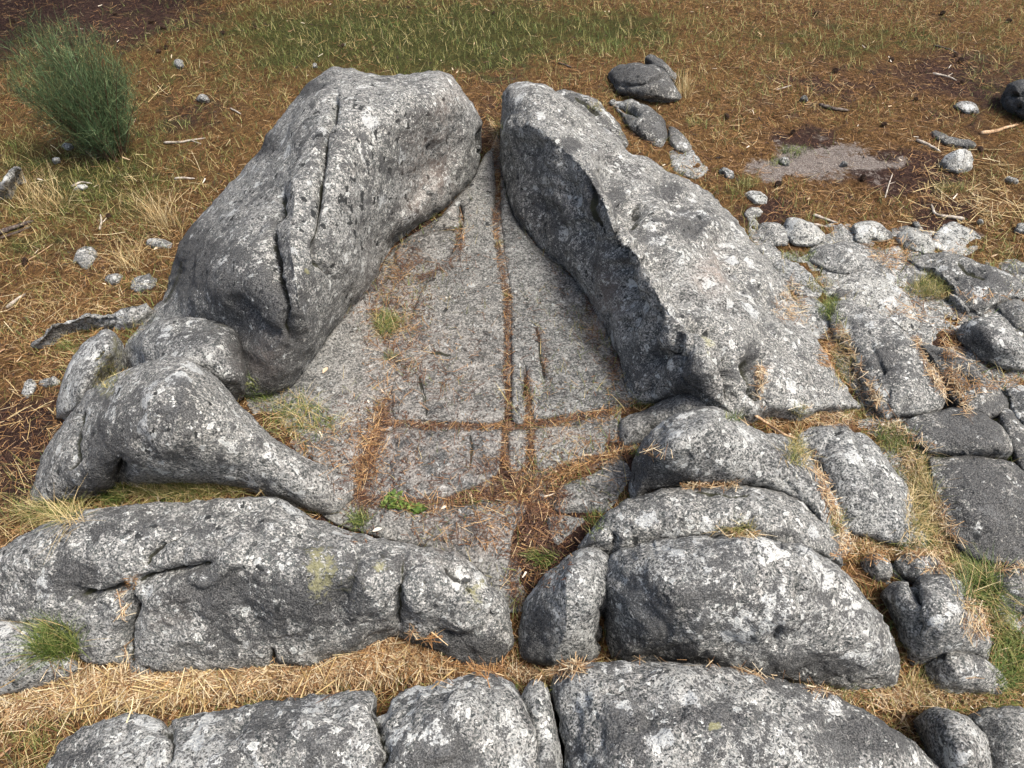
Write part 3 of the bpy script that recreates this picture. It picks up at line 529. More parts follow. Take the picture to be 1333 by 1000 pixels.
rock('gap_boulder', [(750,718,.05),(775,712,.07),(794,728,.05),(799,760,.0),(790,800,-.06),(787,832,-.12),(774,862),(740,867),(700,867),(680,855),(675,820,-.13),(682,788,-.08),(700,757,-.02),(725,735,.02)],
     [(750,745,.10),(740,790,.06),(770,790,.06),(720,810,-.0),(750,840,-.06),(705,790,.0)], [([(790,790),(786,820),(780,845)],.012,3,.6)], edges=[([(752,722),(735,760),(738,820),(720,860)],.03,16)], b=.04, w=18, label='narrow upright boulder right of the drain gap, its left side in shade', cat='boulder')
# front left
rock('long_front_boulder', [(-60,760,-.1),(0,714,-.03),(22,698,0),(60,680,.03),(100,665,.05),(200,655,.08),(300,648,.09),(350,646,.08),(385,657,.06),(402,672,.05),(430,682,.05),(452,691,.05),(480,698,.05),(507,702,.05),(552,713,.04),(592,718,.03),(620,735,.01),(645,765,-.02),(661,782,-.04),(669,812,-.08),(667,842,-.13),(655,857),(640,867),(600,864),(560,848),(538,838),(510,830),(480,847),(440,857),(400,872),(370,868),(330,872),(260,877),(200,882),(168,882),(150,868),(120,864),(95,852),(60,840),(20,830),(-60,860)],
     [(30,740,.02),(100,710,.09),(200,690,.13),(300,680,.15),(380,700,.14),(450,720,.12),(520,735,.11),(580,745,.09),(620,780,.02),(60,790,-.06),(140,760,.03),(200,750,.07),(300,740,.13),(400,740,.14),(240,800,-.03),(320,800,-.02),(400,800,.0),(460,780,.07),(540,790,.04),(600,810,-.02),(200,850,-.13),(300,845,-.12),(400,845,-.11),(470,825,-.06),(620,845,-.1),(100,820,-.12),(150,830,-.12),(40,810,-.13)],
     [([(96,784),(130,776),(165,766)],.035,4.5,.9),([(165,766),(195,752),(230,746),(275,734)],.03,4,.8),([(165,768),(168,800),(158,840),(163,875)],.05,5,1),([(182,745),(190,722),(215,700),(245,683)],.014,3.5,.8),([(470,705),(466,730),(455,770),(440,800)],.012,4,.5),([(527,718),(523,750),(518,790),(520,828)],.022,3.5,.7),([(575,722),(610,748),(640,785)],.018,4,.8),([(355,845),(356,868)],.015,3,.8),([(400,735),(440,780),(445,830)],.012,9,0),([(250,745),(200,760),(175,790)],.01,6,.2)],
     edges=[([(20,735),(120,700),(220,700),(330,742),(420,750),(500,735),(600,755),(650,800)],.018,24),([(440,720),(470,760),(500,800)],.012,16)],
     b=.045, w=22, relief=1.7, label='long cracked boulder across the front left, dark face over a bed of dry needles', cat='boulder')
rock('corner_rock', [(-40,790,-.14),(0,806,-.10),(30,812,-.09),(60,830,-.12),(90,850,-.16),(105,872,-.19),(70,890),(0,905),(-60,910)], [(20,850,-.08),(60,865,-.13)], b=.04, w=16, label='low mottled rock under the green tuft at the left edge', cat='rock', mat=GRAN_CRUST)
rock('front_boulder', [(60,1030,-.12),(75,975,-.08),(100,951,-.05),(140,936,-.02),(185,927,.0),(215,936,.0),(240,931,.01),(290,923,.02),(350,911,.04),(420,901,.05),(480,899,.05),(500,912,.05),(515,903,.05),(535,890,.06),(580,880,.07),(630,873,.07),(655,882,.06),(675,903,.04),(690,935,.02),(697,960,.02),(705,1030,.02),(600,1060,.02),(400,1060,.02),(200,1060,-.02)],
     [(130,990,.02),(220,980,.06),(330,950,.1),(430,940,.12),(560,920,.14),(630,920,.13),(340,1010,.08),(560,1000,.12),(650,980,.09)],
     [([(496,905),(494,940),(498,975),(490,1010)],.03,4,.7),([(217,932),(222,960),(214,1000)],.02,4,.7),([(310,925),(305,960),(318,1000)],.008,6,.1),([(540,890),(600,885),(650,915)],.006,6,0)], b=.05, w=26, mat=GRAN_CRUST, relief=1.7, label='broad lichen-mottled boulder along the bottom edge, left of the lowest gap', cat='boulder')
rock('wedge_stone', [(676,918,.0),(686,890,.03),(700,883,.04),(713,897,.03),(722,930,.02),(731,980,.0),(735,1040,0),(706,1040,.0),(694,970,.0)], [(702,920,.06),(712,980,.05)], b=.035, w=13, label='thin wedge-shaped stone squeezed between the two bottom boulders', cat='rock', mat=GRAN_CRUST)
rock('front_boulder', [(717,900,-.0),(724,871,.03),(760,862,.05),(820,859,.06),(900,864,.07),(980,874,.07),(1060,893,.05),(1110,917,.02),(1160,945,-.03),(1200,975,-.08),(1240,1020,-.12),(1230,1070,-.1),(1000,1080,0),(740,1080,.0),(732,980,-.0)],
     [(760,900,.1),(850,900,.12),(950,910,.12),(1050,930,.09),(780,980,.09),(900,980,.13),(1030,985,.10),(1130,1000,.0)],
     [([(735,910),(745,950),(742,1000)],.008,6,.2),([(940,880),(1000,915),(1060,935),(1150,985)],.007,7,.1)], b=.05, w=26, mat=GRAN_CRUST, relief=1.7, label='broad boulder at the bottom right with large white lichen rings and dark streaks', cat='boulder')
# ------------------------------------------------------------------ outcrops and slabs on the right
# bare bedrock showing unevenly through the soil round the slabs
def bedrock(O, inner=(), lift=.0):
    o = rock('bedrock', O, inner, (), .0, 10, GRAN, 5, 1.0, kind='structure', lift=lift, relief=1.5)
    return o
bedrock([(955,262),(1000,270),(1040,290),(1100,285),(1200,292),(1290,290),(1400,318),(1500,400),(1560,520),(1520,640),(1570,760),(1480,880),(1390,925),(1290,870),(1150,760),(1110,720),(1060,640),(1010,570),(1060,540),(1120,530),(1085,470),(1040,395),(990,310)], [tuple([u,v,float(ground_hit(u,v))+.006]) for u in range(1020,1560,45) for v in range(310,860,40) if u>1000+(v-300)*.3], lift=-.022)
def R_(name, O, inner, label, cat='rock', b=.03, w=14, mat=None, cracks=(), **k):
    k.setdefault('facet', .35 if cat != 'stone' else .6); k.setdefault('relief', 1.6); k.setdefault('ang', 1.0 if max(p[0] for p in O)-min(p[0] for p in O) < 62 else .55)
    if cat == 'stone' or name in ('bedrock_lump', 'wedge_rock', 'shadow_slab', 'cobble', 'flat_stone', 'white_stone'): w = min(w, 6); b *= .9
    if name in ('outcrop_slab', 'split_slab', 'striped_slab', 'low_slab', 'sandy_slab', 'edge_rock', 'hump_rock', 'leaning_slab', 'bedrock_lump'): k.setdefault('grow', 4.2)
    if name in ('knobbly_boulder', 'cobble', 'round_stone', 'mossy_stone'): k.setdefault('grow', 5.0)
    return rock(name, O, inner, cracks, b*.62, w*.5, mat, label=label, cat=cat, **k)
R_('outcrop_slab', [(1083,425),(1086,395,-.0),(1105,387,.01),(1132,398,.02),(1160,420,.02),(1190,446,.02),(1214,475,.01),(1236,520,-.02),(1230,531,-.04),(1190,539,-.04),(1152,546),(1130,512,-.04),(1112,470,-.03),(1098,445,-.04)], [(1120,430,.05),(1150,450,.06),(1150,490,.05),(1185,480,.06),(1200,515,.03),(1160,520,.03)],
   'whale-backed rock slab with a shallow crooked groove, right of the ridge', b=.045, w=20, cracks=[([(1128,440),(1142,462),(1150,490)],.014,6,.4)])
R_('outcrop_slab', [(1195,445,-.03),(1216,449,.0),(1242,458,.01),(1272,480,.0),(1300,507,-.03),(1312,530,-.06),(1290,540,-.05),(1262,532,-.04),(1240,520,-.04),(1220,480,-.05)], [(1235,475,.03),(1265,500,.02)],
   'dark ragged rock above the crossing crack at the right edge', b=.04, w=16, mat=GRAN_DARK, cracks=[([(1245,475),(1265,485),(1280,500)],.018,4,.8)])
R_('outcrop_slab', [(1157,560,-.05),(1195,540,-.02),(1240,528,-.02),(1285,536,-.02),(1313,556,-.03),(1322,590,-.05),(1265,590,-.04),(1212,586,-.05),(1168,572,-.07)], [(1210,560,.01),(1260,560,.02),(1300,575,.0)],
   'short wide slab just below the crossing crack', b=.035, w=16, mat=GRAN_DARK)
R_('outcrop_slab', [(1203,590,-.06),(1250,595,-.04),(1322,594,-.04),(1380,640,-.06),(1370,740,-.12),(1292,732,-.11),(1262,724,-.11),(1248,712,-.11),(1228,690,-.10),(1210,640,-.08)], [(1260,640,-.03),(1320,650,-.02),(1290,700,-.06)],
   'large flat dark grey slab at the right edge, studded with grey lichen rings', b=.035, w=18, mat=GRAN_DARK)
R_('outcrop_slab', [(1262,742,-.14),(1300,738,-.12),(1390,735,-.12),(1390,810,-.18),(1320,795,-.17),(1285,790,-.17),(1268,765,-.16)], [(1310,762,-.1),(1350,765,-.09)],
   'low slab at the right edge below the large flat dark one', b=.03, w=16, mat=GRAN_DARK)
R_('outcrop_slab', [(1300,800,-.2),(1340,796,-.18),(1380,810,-.18),(1380,860,-.22),(1320,850,-.22)], [], 'half hidden slab in grass at the right edge, lowest of the flat ones', b=.03, w=14, mat=GRAN_DARK)
R_('edge_rock', [(1306,500,-.07),(1322,497,-.06),(1390,540,-.06),(1390,600,-.1),(1345,570,-.09),(1318,530,-.08)], [(1340,530,-.03)], 'narrow dark rock rising at the right edge beside the crossing crack', b=.04, w=12, mat=GRAN_DARK)
R_('edge_rock', [(1298,528,-.07),(1315,532,-.05),(1340,570,-.06),(1360,620,-.08),(1340,625,-.09),(1322,590,-.08)], [(1325,565,-.03)], 'black-streaked wedge rock between the right edge and the short wide slab', b=.03, w=10, mat=GRAN_DARK)
R_('split_slab', [(1028,551,-.0),(1060,543,.02),(1098,545,.02),(1130,560,.01),(1156,600,-.02),(1182,642,-.05),(1205,688,-.08),(1218,718),(1180,713,-.1),(1132,697,-.08),(1094,690,-.06),(1076,652,-.04),(1056,612,-.03),(1032,575,-.02)], [(1070,580,.06),(1110,585,.06),(1100,630,.05),(1140,640,.03),(1120,670,.0),(1170,680,-.03)],
   'pale slab split lengthwise by a thin dark seam, right of the bulging boulder', b=.04, w=16, cracks=[([(1112,552),(1122,585),(1133,610),(1150,640)],.012,3.5,.5),([(1045,560),(1090,575),(1130,560)],.005,4,.1)])
R_('leaning_slab', [(986,553,.10),(1018,557,.10),(1046,585,.08),(1070,625,.05),(1092,668,.02),(1106,712,-.03),(1094,722,-.04),(1082,700,.03),(1050,640,.10),(1020,595,.12)], [(1038,600,.15),(1068,650,.11),(1008,568,.14)],
   'thin streaked slab leaning between the bulging boulder and the pale split slab', b=.03, w=10)
R_('knobbly_boulder', [(1145,768,-.13),(1160,756,-.07),(1178,757,-.05),(1190,762,-.04),(1205,742,-.04),(1230,738,-.04),(1256,766,-.06),(1281,802,-.10),(1294,842,-.15),(1290,858,-.18),(1265,850,-.17),(1235,852,-.16),(1210,862),(1188,862),(1174,830,-.17),(1163,800,-.15)], [(1180,780,.0),(1215,770,.03),(1240,790,.03),(1200,815,-.01),(1250,825,-.03),(1220,840,-.08)],
   'knobbly boulder at the lower right, ringed by grass, with a dark notch', b=.05, w=22, cracks=[([(1185,752),(1193,780),(1190,800),(1192,830)],.03,5,.7)], cat='boulder')
R_('cobble', [(1123,724,-.09),(1140,721,-.06),(1155,728,-.06),(1163,745,-.07),(1158,753,-.09),(1140,753,-.11),(1128,742,-.11)], [(1143,735,-.04)], 'small knob of rock at the top of the knobbly lower right boulder', b=.025, w=9)
R_('cobble', [(1168,728,-.08),(1185,722,-.06),(1212,728,-.05),(1232,740,-.06),(1222,748,-.06),(1198,752,-.07),(1178,745,-.09)], [(1200,737,-.03)], 'flat chip of rock on the upper edge of the knobbly lower right boulder', b=.02, w=9)
R_('cobble', [(1204,866),(1225,853,-.14),(1255,848,-.12),(1282,856,-.13),(1300,872,-.15),(1316,892),(1300,902),(1260,900),(1220,896)], [(1245,872,-.08),(1275,880,-.1)], 'smooth oval stone at the foot of the knobbly lower right boulder', b=.03, w=16)
R_('round_stone', [(1192,935,-.2),(1205,922,-.14),(1235,920,-.11),(1265,930,-.11),(1285,955,-.13),(1290,1000,-.15),(1280,1040,-.17),(1240,1040,-.17),(1215,990,-.2)], [(1240,945,-.05),(1255,985,-.04)], 'round grey stone in the bottom right corner, beside a mossy black one', b=.05, w=20, cat='boulder')
R_('mossy_stone', [(1258,925,-.17),(1280,916,-.13),(1310,917,-.12),(1360,930,-.14),(1380,1040,-.2),(1300,1040,-.2),(1288,990,-.17),(1280,950,-.15)], [(1320,950,-.08)], 'mossy black stone filling the bottom right corner', b=.04, w=16, mat=GRAN_DARK, cat='boulder')
# upper right scatter of bedrock
R_('low_slab', [(1000,336),(1022,338,-.02),(1046,352,-.03),(1070,378,-.05),(1062,388),(1040,384),(1018,368)], [(1035,360,0)], 'pale low slab hugging the outer foot of the ridge, beside short green grass', b=.02, w=10)
R_('low_slab', [(1032,390),(1052,388,-.03),(1072,398,-.03),(1078,425),(1062,440),(1045,418)], [(1058,405,-.01)], 'dull low slab between the ridge foot and the whale-backed slab', b=.02, w=10)
R_('low_slab', [(972,270),(990,300),(1010,328),(1034,352),(1020,356),(1000,338),(978,305)], [(1000,320,0)], 'narrow strip of bedrock running along the outer foot of the ridge', b=.02, w=8)
R_('sandy_slab', [(1086,362),(1118,353,-.04),(1158,362,-.03),(1180,385,-.04),(1198,415,-.05),(1210,438),(1196,442),(1170,424),(1130,402),(1095,388)], [(1130,375,-.01),(1170,400,-.01)], 'rough sandy slab behind the whale-backed slab, worn pale', b=.018, w=10, mat=GRAN_PALE)
R_('striped_slab', [(1170,332),(1205,326,-.02),(1250,332,-.01),(1300,350,-.02),(1350,375,-.03),(1350,388),(1318,385,-.03),(1298,392),(1275,410),(1255,398),(1240,372,-.04),(1215,350,-.04)], [(1240,345,.02),(1290,370,.01),(1270,390,-.02)], 'long dark slab slanting to the right edge above the clump of yellow-green grass', b=.03, w=13, mat=GRAN_DARK, cracks=[([(1245,334),(1262,350),(1290,362)],.02,4,.8)])
R_('striped_slab', [(1296,400),(1320,390,-.03),(1360,395,-.03),(1360,440),(1325,428),(1305,412)], [(1330,405,-.0)], 'dark slab at the right edge cut off by a crack from the long slanting one', b=.03, w=12, mat=GRAN_DARK)
R_('hump_rock', [(1246,432),(1252,418,-.03),(1270,411,0),(1295,413,.01),(1322,434,-.01),(1350,460,-.03),(1350,482),(1300,475),(1275,468),(1258,450)], [(1285,430,.05),(1320,455,.02)], 'humped rock with a round black lichen stain, near the right edge', b=.04, w=14, cat='rock')
R_('wedge_rock', [(1230,385),(1238,379,-.03),(1252,388,-.02),(1266,404,-.04),(1255,408),(1240,400)], [(1246,392,-.0)], 'small pointed wedge of rock poking out of the yellow-green grass clump', b=.015, w=6)
R_('bedrock_lump', [(1052,335),(1068,322,-.03),(1095,313,-.01),(1125,316,-.01),(1142,330,-.03),(1138,350),(1110,355),(1078,350)], [(1098,330,.03)], 'broad hummock of grey bedrock in the middle of the upper right scatter', b=.03, w=12)
R_('bedrock_lump', [(1020,302),(1026,290,-.01),(1040,284,.02),(1055,289,.01),(1076,310,-.03),(1062,318),(1034,318)], [(1042,295,.05)], 'bright rounded hump left in the upper right scatter of bedrock', b=.04, w=12, mat=GRAN_PALE)
R_('bedrock_lump', [(986,300),(992,290,-.01),(1012,292,0),(1028,305,-.03),(1024,318),(1004,316),(990,312)], [(1008,302,.02)], 'rough dark hump touching the bright rounded one', b=.025, w=9, mat=GRAN)
R_('bedrock_lump', [(1110,292,-.01),(1125,288,0),(1148,293,0),(1160,305,-.03),(1155,312),(1135,308),(1126,318),(1115,312)], [(1135,298,.03)], 'pale notched lump of bedrock above the broad hummock', b=.025, w=9, mat=GRAN_PALE)
R_('bedrock_lump', [(1168,312),(1172,302,-.01),(1186,299,.01),(1208,310,0),(1218,324),(1200,328),(1180,323)], [(1190,309,.03)], 'oval pale lump with a dark nick, right of the notched one', b=.025, w=9, mat=GRAN_PALE)
R_('bedrock_lump', [(1215,318),(1225,298,-.02),(1240,288,-.02),(1262,297,-.02),(1280,315),(1262,330),(1240,332)], [(1245,308,.0)], 'sandy worn patch of bedrock below the forked twig', b=.012, w=10, mat=GRAN_PALE)
R_('shadow_slab', [(1078,382),(1090,372,-.03),(1110,378,-.03),(1118,390),(1100,394)], [], 'little dark chip at the tip of the rough sandy slab', b=.012, w=6, mat=GRAN_DARK)
# behind the ridge
R_('far_boulder', [(793,100,.03),(795,86,.1),(806,78,.14),(828,74,.17),(852,79,.16),(868,90,.13),(880,105,.08),(891,126,.02),(878,132),(850,130),(822,126),(806,122)], [(830,90,.21),(855,100,.19),(820,110,.13),(865,118,.1)], 'dark faceted boulder standing alone in the needles behind the ridge', b=.05, w=12, mat=GRAN_DARK, cat='boulder', cracks=[([(806,112),(835,112),(860,100),(872,88)],.018,3,.5)])
R_('far_chip', [(836,76,.08),(840,67,.14),(848,66,.14),(862,78,.12),(882,98,.06),(880,108,.05),(862,92,.1)], [], 'small flat stone leaning on the back of the dark faceted boulder', b=.03, w=6, mat=GRAN_DARK)
R_('tongue_rock', [(783,126,.06),(792,121,.08),(806,128,.08),(822,128,.1),(848,140,.1),(868,155,.08),(874,180,.03),(862,196,.0),(845,192,.0),(826,172,.04),(806,152,.05)], [(840,155,.14),(858,175,.08)], 'dark tongue-shaped rock behind the ridge, pointing at the faceted boulder', b=.035, w=12, mat=GRAN_DARK, cracks=[([(800,134),(825,145),(835,150)],.015,3,.8)])
R_('tongue_rock', [(868,160,.04),(880,165,.05),(895,180,.03),(903,194),(890,200),(874,190)], [(884,178,.07)], 'small black triangular rock at the end of the tongue-shaped one', b=.025, w=8, mat=GRAN_DARK)
R_('rubble_rock', [(712,112,.12),(724,107,.15),(745,112,.15),(768,122,.13),(784,135,.1),(800,155,.07),(815,175,.05),(820,196,.08),(790,180,.1),(760,155,.1),(735,135,.1)], [(750,128,.18),(785,155,.15)], 'low rubbly dark rock tucked along the back of the ridge', b=.03, w=10, mat=GRAN_DARK, cracks=[([(745,118),(762,132),(785,150)],.02,4,1)])
R_('low_slab', [(870,196),(888,190,0),(908,205,0),(925,222),(905,230),(880,218)], [(895,208,.03)], 'worn pale slab at the back of the ridge below the black triangular rock', b=.015, w=8)
# loose stones
R_('white_stone', [(1222,212),(1228,195,.06),(1238,190,.09),(1256,192,.1),(1272,192,.08),(1273,206,.03),(1266,220),(1248,227),(1230,222)], [(1250,205,.09)], 'squarish bleached white stone lying in brown litter at the upper right', cat='stone', b=.03, w=9, mat=GRAN_PALE)
R_('flat_stone', [(1205,170),(1212,165,.03),(1235,178,.03),(1262,182,.04),(1272,190,.02),(1255,194),(1228,188)], [], 'dark flat slab of rock just behind the bleached white stone', cat='stone', b=.025, w=6, mat=GRAN_DARK)
R_('flat_stone', [(1239,140),(1244,130,.05),(1262,130,.06),(1278,141,.04),(1277,148),(1256,147)], [], 'lone grey oval stone at the upper right, between sticks and trees', cat='stone', b=.025, w=6)
R_('dark_boulder', [(1304,130,.04),(1308,105,.12),(1322,97,.16),(1380,95,.16),(1380,165,.03),(1335,158,.02),(1315,150,.02)], [(1325,120,.2)], 'blackish boulder cut by the right edge of the view', cat='boulder', b=.05, w=14, mat=GRAN_DARK, cracks=[([(1308,125),(1325,122),(1340,118)],.04,4,1),([(1318,145),(1330,138)],.03,4,1)])
small = [
 ([(966,250),(975,244,.0),(990,248,.0),(1002,256),(998,266),(982,264)], 'white angular stone below the green tuft, upper of the two by the ridge foot', GRAN_PALE),
 ([(968,278),(975,268,0),(990,266,0),(994,276),(982,285),(972,285)], 'white angular stone by the ridge foot, lower of the pair', GRAN_PALE),
 ([(936,222),(942,216,.02),(952,220,.02),(957,230),(945,232)], 'grey pebble-sized stone near the ridge foot in orange needles', GRAN),
 ([(1012,206),(1018,202,.02),(1028,207,.01),(1029,214),(1018,215)], 'small blue-grey stone on the edge of the gritty patch', GRAN),
 ([(223,84),(228,74,.04),(236,76,.03),(240,86),(230,88)], 'grey stone standing alone in the dim ground at the upper left', GRAN),
 ([(252,130),(258,122,-.02),(268,124,-.02),(274,131),(262,133)], 'flat grey stone half sunk in moss at the upper left', GRAN),
 ([(404,86),(408,80,.05),(413,81,.05),(414,87),(408,89)], 'tiny white stone just left of the top of the huge dome', GRAN_PALE),
 ([(93,342),(97,322,-.16),(110,318,-.15),(124,322,-.17),(126,335),(118,348),(105,350)], 'curved lichen-grey stone on the ground left of the dome', GRAN),
 ([(184,322),(188,310,-.08),(205,309,-.08),(228,316),(224,324),(200,322)], 'whitish flat stone against the left foot of the dome', GRAN_PALE),
 ([(168,375),(178,356,-.12),(195,352,-.1),(208,360),(200,378),(182,382)], 'rough grey stone touching the lower left foot of the dome', GRAN_CRUST),
 ([(134,366),(140,354,-.18),(152,352,-.17),(162,358),(156,368),(142,370)], 'small dull stone under pale grass left of the dome', GRAN),
 ([(26,512),(28,496,-.22),(40,491,-.2),(48,498),(44,512),(36,520)], 'bluish stone with a curved edge, left of a pair at the far left', GRAN_CRUST),
 ([(50,500),(56,490,-.18),(70,487,-.17),(82,494),(76,504),(60,504)], 'bluish ragged stone, right of a pair at the far left', GRAN_CRUST),
 ([(95,247),(100,239,-.12),(110,238,-.12),(116,243),(108,248)], 'small bleached stone near the foot of the green bush', GRAN_PALE),
 ([(66,208),(70,203,-.13),(77,204,-.13),(80,210),(72,212)], 'pale pebble just left of the green bush', GRAN_PALE),
 ([(76,192),(82,185,-.1),(92,185,-.1),(96,193),(86,196)], 'pale flat stone behind the pale pebble left of the bush', GRAN),
 ([(1268,300),(1330,0),(0,0)], None, None),
 ([(1303,232),(1312,228,.02),(1325,231,.02),(1328,237),(1312,238)], 'small grey stone at the right edge below the straight stick', GRAN),
 ([(1318,300),(1325,287,.0),(1345,290,.0),(1345,305),(1328,304)], 'grey stone cut by the right edge, level with the forked twig', GRAN),
 ([(1187,293),(1190,287,.0),(1198,289,.0),(1200,295),(1192,297)], 'tiny dark stone just above the oval pale lump', GRAN),
 ([(1270,288),(1274,283,0),(1280,285,.0),(1281,291),(1274,292)], 'tiny white stone right of the forked twig', GRAN_PALE),
 ([(1092,212),(1097,208,.0),(1104,210,.0),(1104,216),(1096,217)], 'tiny brown-grey stone on the gritty patch', GRAN),
 ([(1040,130),(1046,122,.04),(1053,126,.04),(1052,132)], 'small angular dark stone in the orange needles at the top right', GRAN_DARK)]
for O, lab, mt in small:
    if lab is None: continue
    cx = np.mean([q[0] for q in O]); cy = np.mean([q[1] for q in O])
    z0 = float(ground_hit(cx, cy)); O2 = [(q[0], q[1]) if len(q) == 2 else (q[0], q[1], z0+.028) for q in O]
    rock('loose_stone', O2, [(cx+random.uniform(-4, 4), cy+random.uniform(-2, 2), z0+.030+random.uniform(-.01, .02)), (cx+random.uniform(-5, 5), cy-1, z0+.022)], (), .007, 2, mt, 1.5, 1.0, label=lab, cat='stone', facet=.5, ang=1.3, relief=2)
R_('buried_rock', [(38,452),(48,438,-.17),(75,420,-.14),(112,408,-.12),(150,408,-.10),(162,402,-.09),(188,388,-.06),(202,382,-.04),(205,396,-.06),(190,410,-.08),(165,420,-.1),(140,428),(110,424),(80,432),(55,448)], [(110,416,-.09),(170,405,-.06)], 'long low half-buried rock reaching left from the foot of the dome', b=.03, w=9, mat=GRAN, cracks=[([(60,435),(100,420),(150,415)],.015,3,.6)])
R_('buried_rock', [(-40,260),(0,238,-.14),(12,218,-.1),(24,208,-.08),(32,212,-.1),(26,228),(10,255),(-40,290)], [(8,232,-.08)], 'lichen-covered rock ridge at the left edge beside the bush', b=.03, w=9, mat=GRAN_CRUST)
# ------------------------------------------------------------------ surfaces to scatter on
BVH = BVHTree.FromPolygons([tuple(v) for v in np.vstack(BVV)], [tuple(int(i) for i in f) for f in np.vstack(BVF)])
ORI = Vector((0, 0, CAM_H))
def cast(U, V):
    """where the sight lines from the survey point meet the place: points, normals"""
    D = ray(U, V); P, N = [], []
    for d in D:
        h = BVH.ray_cast(ORI, Vector(d).normalized())
        if h[0] is None: continue
        n = h[1]; n = -n if n.dot(Vector(d)) > 0 else n
        P.append(tuple(h[0])); N.append(tuple(n))
    return np.array(P).reshape(-1, 3), np.array(N).reshape(-1, 3)
_gu, _gv = np.meshgrid(np.linspace(-280, 1620, 96), np.linspace(-40, 1160, 61)); _gz = ground_hit(_gu, _gv)
def ground_pts(U, V):
    a = (U+280)/20.0; c = (V+40)/20.0; i = np.clip(a.astype(int), 0, 94); j = np.clip(c.astype(int), 0, 59); a = a-i; c = c-j
    z = (_gz[j, i]*(1-a)+_gz[j, i+1]*a)*(1-c)+(_gz[j+1, i]*(1-a)+_gz[j+1, i+1]*a)*c
    P = unproj(U, V, z); near = np.exp(-((np.hypot(P[:, 0], P[:, 1]-3)/5)**4)); P[:, 2] = ground_z(P[:, 0], P[:, 1]); Q = P.copy()
    P[:, 2] += near*(.010*fbm(Q*9, 3) + .006*fbm(Q*27+5, 2)); return P
def ribbons(P, D, W, L, w, seg=2, bend=None, taper=.3):
    """P base, D direction, W width direction, L length, w width; bend = vector added quadratically"""
    n = len(P); t = np.linspace(0, 1, seg+1); bend = np.zeros((n, 3)) if bend is None else bend
    C = P[:, None] + D[:, None]*(L[:, None]*t)[..., None] + bend[:, None]*(t**2)[None, :, None]
    ww = (w[:, None]*(1-(1-taper)*t**1.5)[None])[..., None]*.5
    V = np.stack([C-W[:, None]*ww, C+W[:, None]*ww], 2).reshape(n, -1, 3); m = 2*(seg+1)
    q = np.array([[2*k, 2*k+1, 2*k+3, 2*k+2] for k in range(seg)]); F = (q[None]+(np.arange(n)*m)[:, None, None]).reshape(-1, 4)
    return V.reshape(-1, 3), F, m
def unit(v): return v/(np.linalg.norm(v, axis=-1, keepdims=True)+1e-9)
def strands(name, batches, mat, parent=None, origin=(0, 0, 0), smooth=False):
    V, F, A, off = [], [], [], 0
    for (v, f, m, r) in batches: V.append(v); F.append(f+off); off += len(v); A.append(np.repeat(r, m))
    me = mesh_np(name, np.vstack(V)-np.array(origin), np.vstack(F), mat, smooth=smooth, attrs={'rnd': np.concatenate(A)})
    return link(name, me, parent, origin)
def needle_batch(P, N, Lm=.055, Wm=.0014, lift=.004, tilt=.12, heap=0.0, align=None):
    n = len(P); a = rng.normal(size=(n, 3))
    if align is not None: a = a*.55 + np.array([align[0], align[1], 0])*rng.choice([-1, 1], n)[:, None]
    D = unit(a - N*(a*N).sum(1)[:, None]); W = np.cross(N, D); D = unit(D + N*rng.normal(0, tilt, n)[:, None])
    W = unit(W + N*rng.normal(0, .6, n)[:, None])
    L = Lm*rng.uniform(.35, 1.5, n); w = Wm*rng.uniform(.7, 1.4, n)
    B = P - D*L[:, None]*.5 + N*(lift*rng.uniform(.2, 1.3, n) + heap*rng.random(n)**1.3)[:, None]
    bend = W*(rng.normal(0, .12, n)*L)[:, None] + N*(rng.normal(0, .05, n)*L)[:, None]
    v, f, m = ribbons(B, D, W, L, w, 2, bend, .6); return v, f, m, rng.random(n)
def blade_batch(P, h=.05, w=.0018, lean=.5, seg=3, curl=.5, dirn=None, hs=.5):
    n = len(P); az = rng.uniform(0, 2*math.pi, n); ln = np.abs(rng.normal(0, lean, n)); hd = np.stack([np.cos(az), np.sin(az), np.zeros(n)], -1)
    if dirn is not None: hd = unit(hd*.6+np.array([dirn[0], dirn[1], 0]))
    D = unit(hd*ln[:, None]+np.array([0, 0, 1.])); W = np.stack([-np.sin(az+rng.normal(0, .8, n)), np.cos(az), np.zeros(n)], -1); W = unit(W)
    L = h*rng.uniform(1-hs, 1+hs, n); bend = hd*(curl*L*rng.random(n))[:, None] - np.array([0, 0, 1.])*(curl*.5*L*rng.random(n))[:, None]
    v, f, m = ribbons(P-np.array([0, 0, .004]), D, W, L, w*rng.uniform(.7, 1.3, n), seg, bend, .15); return v, f, m, rng.random(n)

# ------------------------------------------------------------------ needles and grass over the open ground
def open_ground(n, vpow=1.0):
    U = rng.uniform(-230, 1560, int(n*1.3)); V = 1150*rng.random(int(n*1.3))**vpow - 35; return U, V
def clump(P, s, seed): return fbm(np.column_stack([P[:, :2]*s, np.full(len(P), seed)]), 3)
U, V = open_ground(150000, 1.25); P = ground_pts(U, V); uv = np.column_stack([U, V])
keep = rng.random(len(P)) < np.clip(.75 + 1.2*clump(P, 2.2, 1.5) - .6*spots(uv, GREEN) - .8*spots(uv, GRITS) - .35*spots(uv, SOIL), .04, 1)
P = P[keep]; Nn = np.tile([0, 0, 1.], (len(P), 1)); cut = len(P)//3
tag(strands('pine_needles', [needle_batch(P[cut:], Nn[cut:], .05, .0015, .010, .22)], NEEDLE), 'rust-brown fallen pine needles strewn over the open ground', 'pine needles', kind='stuff')
tag(strands('old_needles', [needle_batch(P[:cut], Nn[:cut], .045, .0018, .006, .2)], NEEDLE_DEEP), 'old dark broken pine needles and duff under the rust-brown ones', 'pine needles', kind='stuff')
U, V = open_ground(170000, 1.4); P = ground_pts(U, V); uv = np.column_stack([U, V])
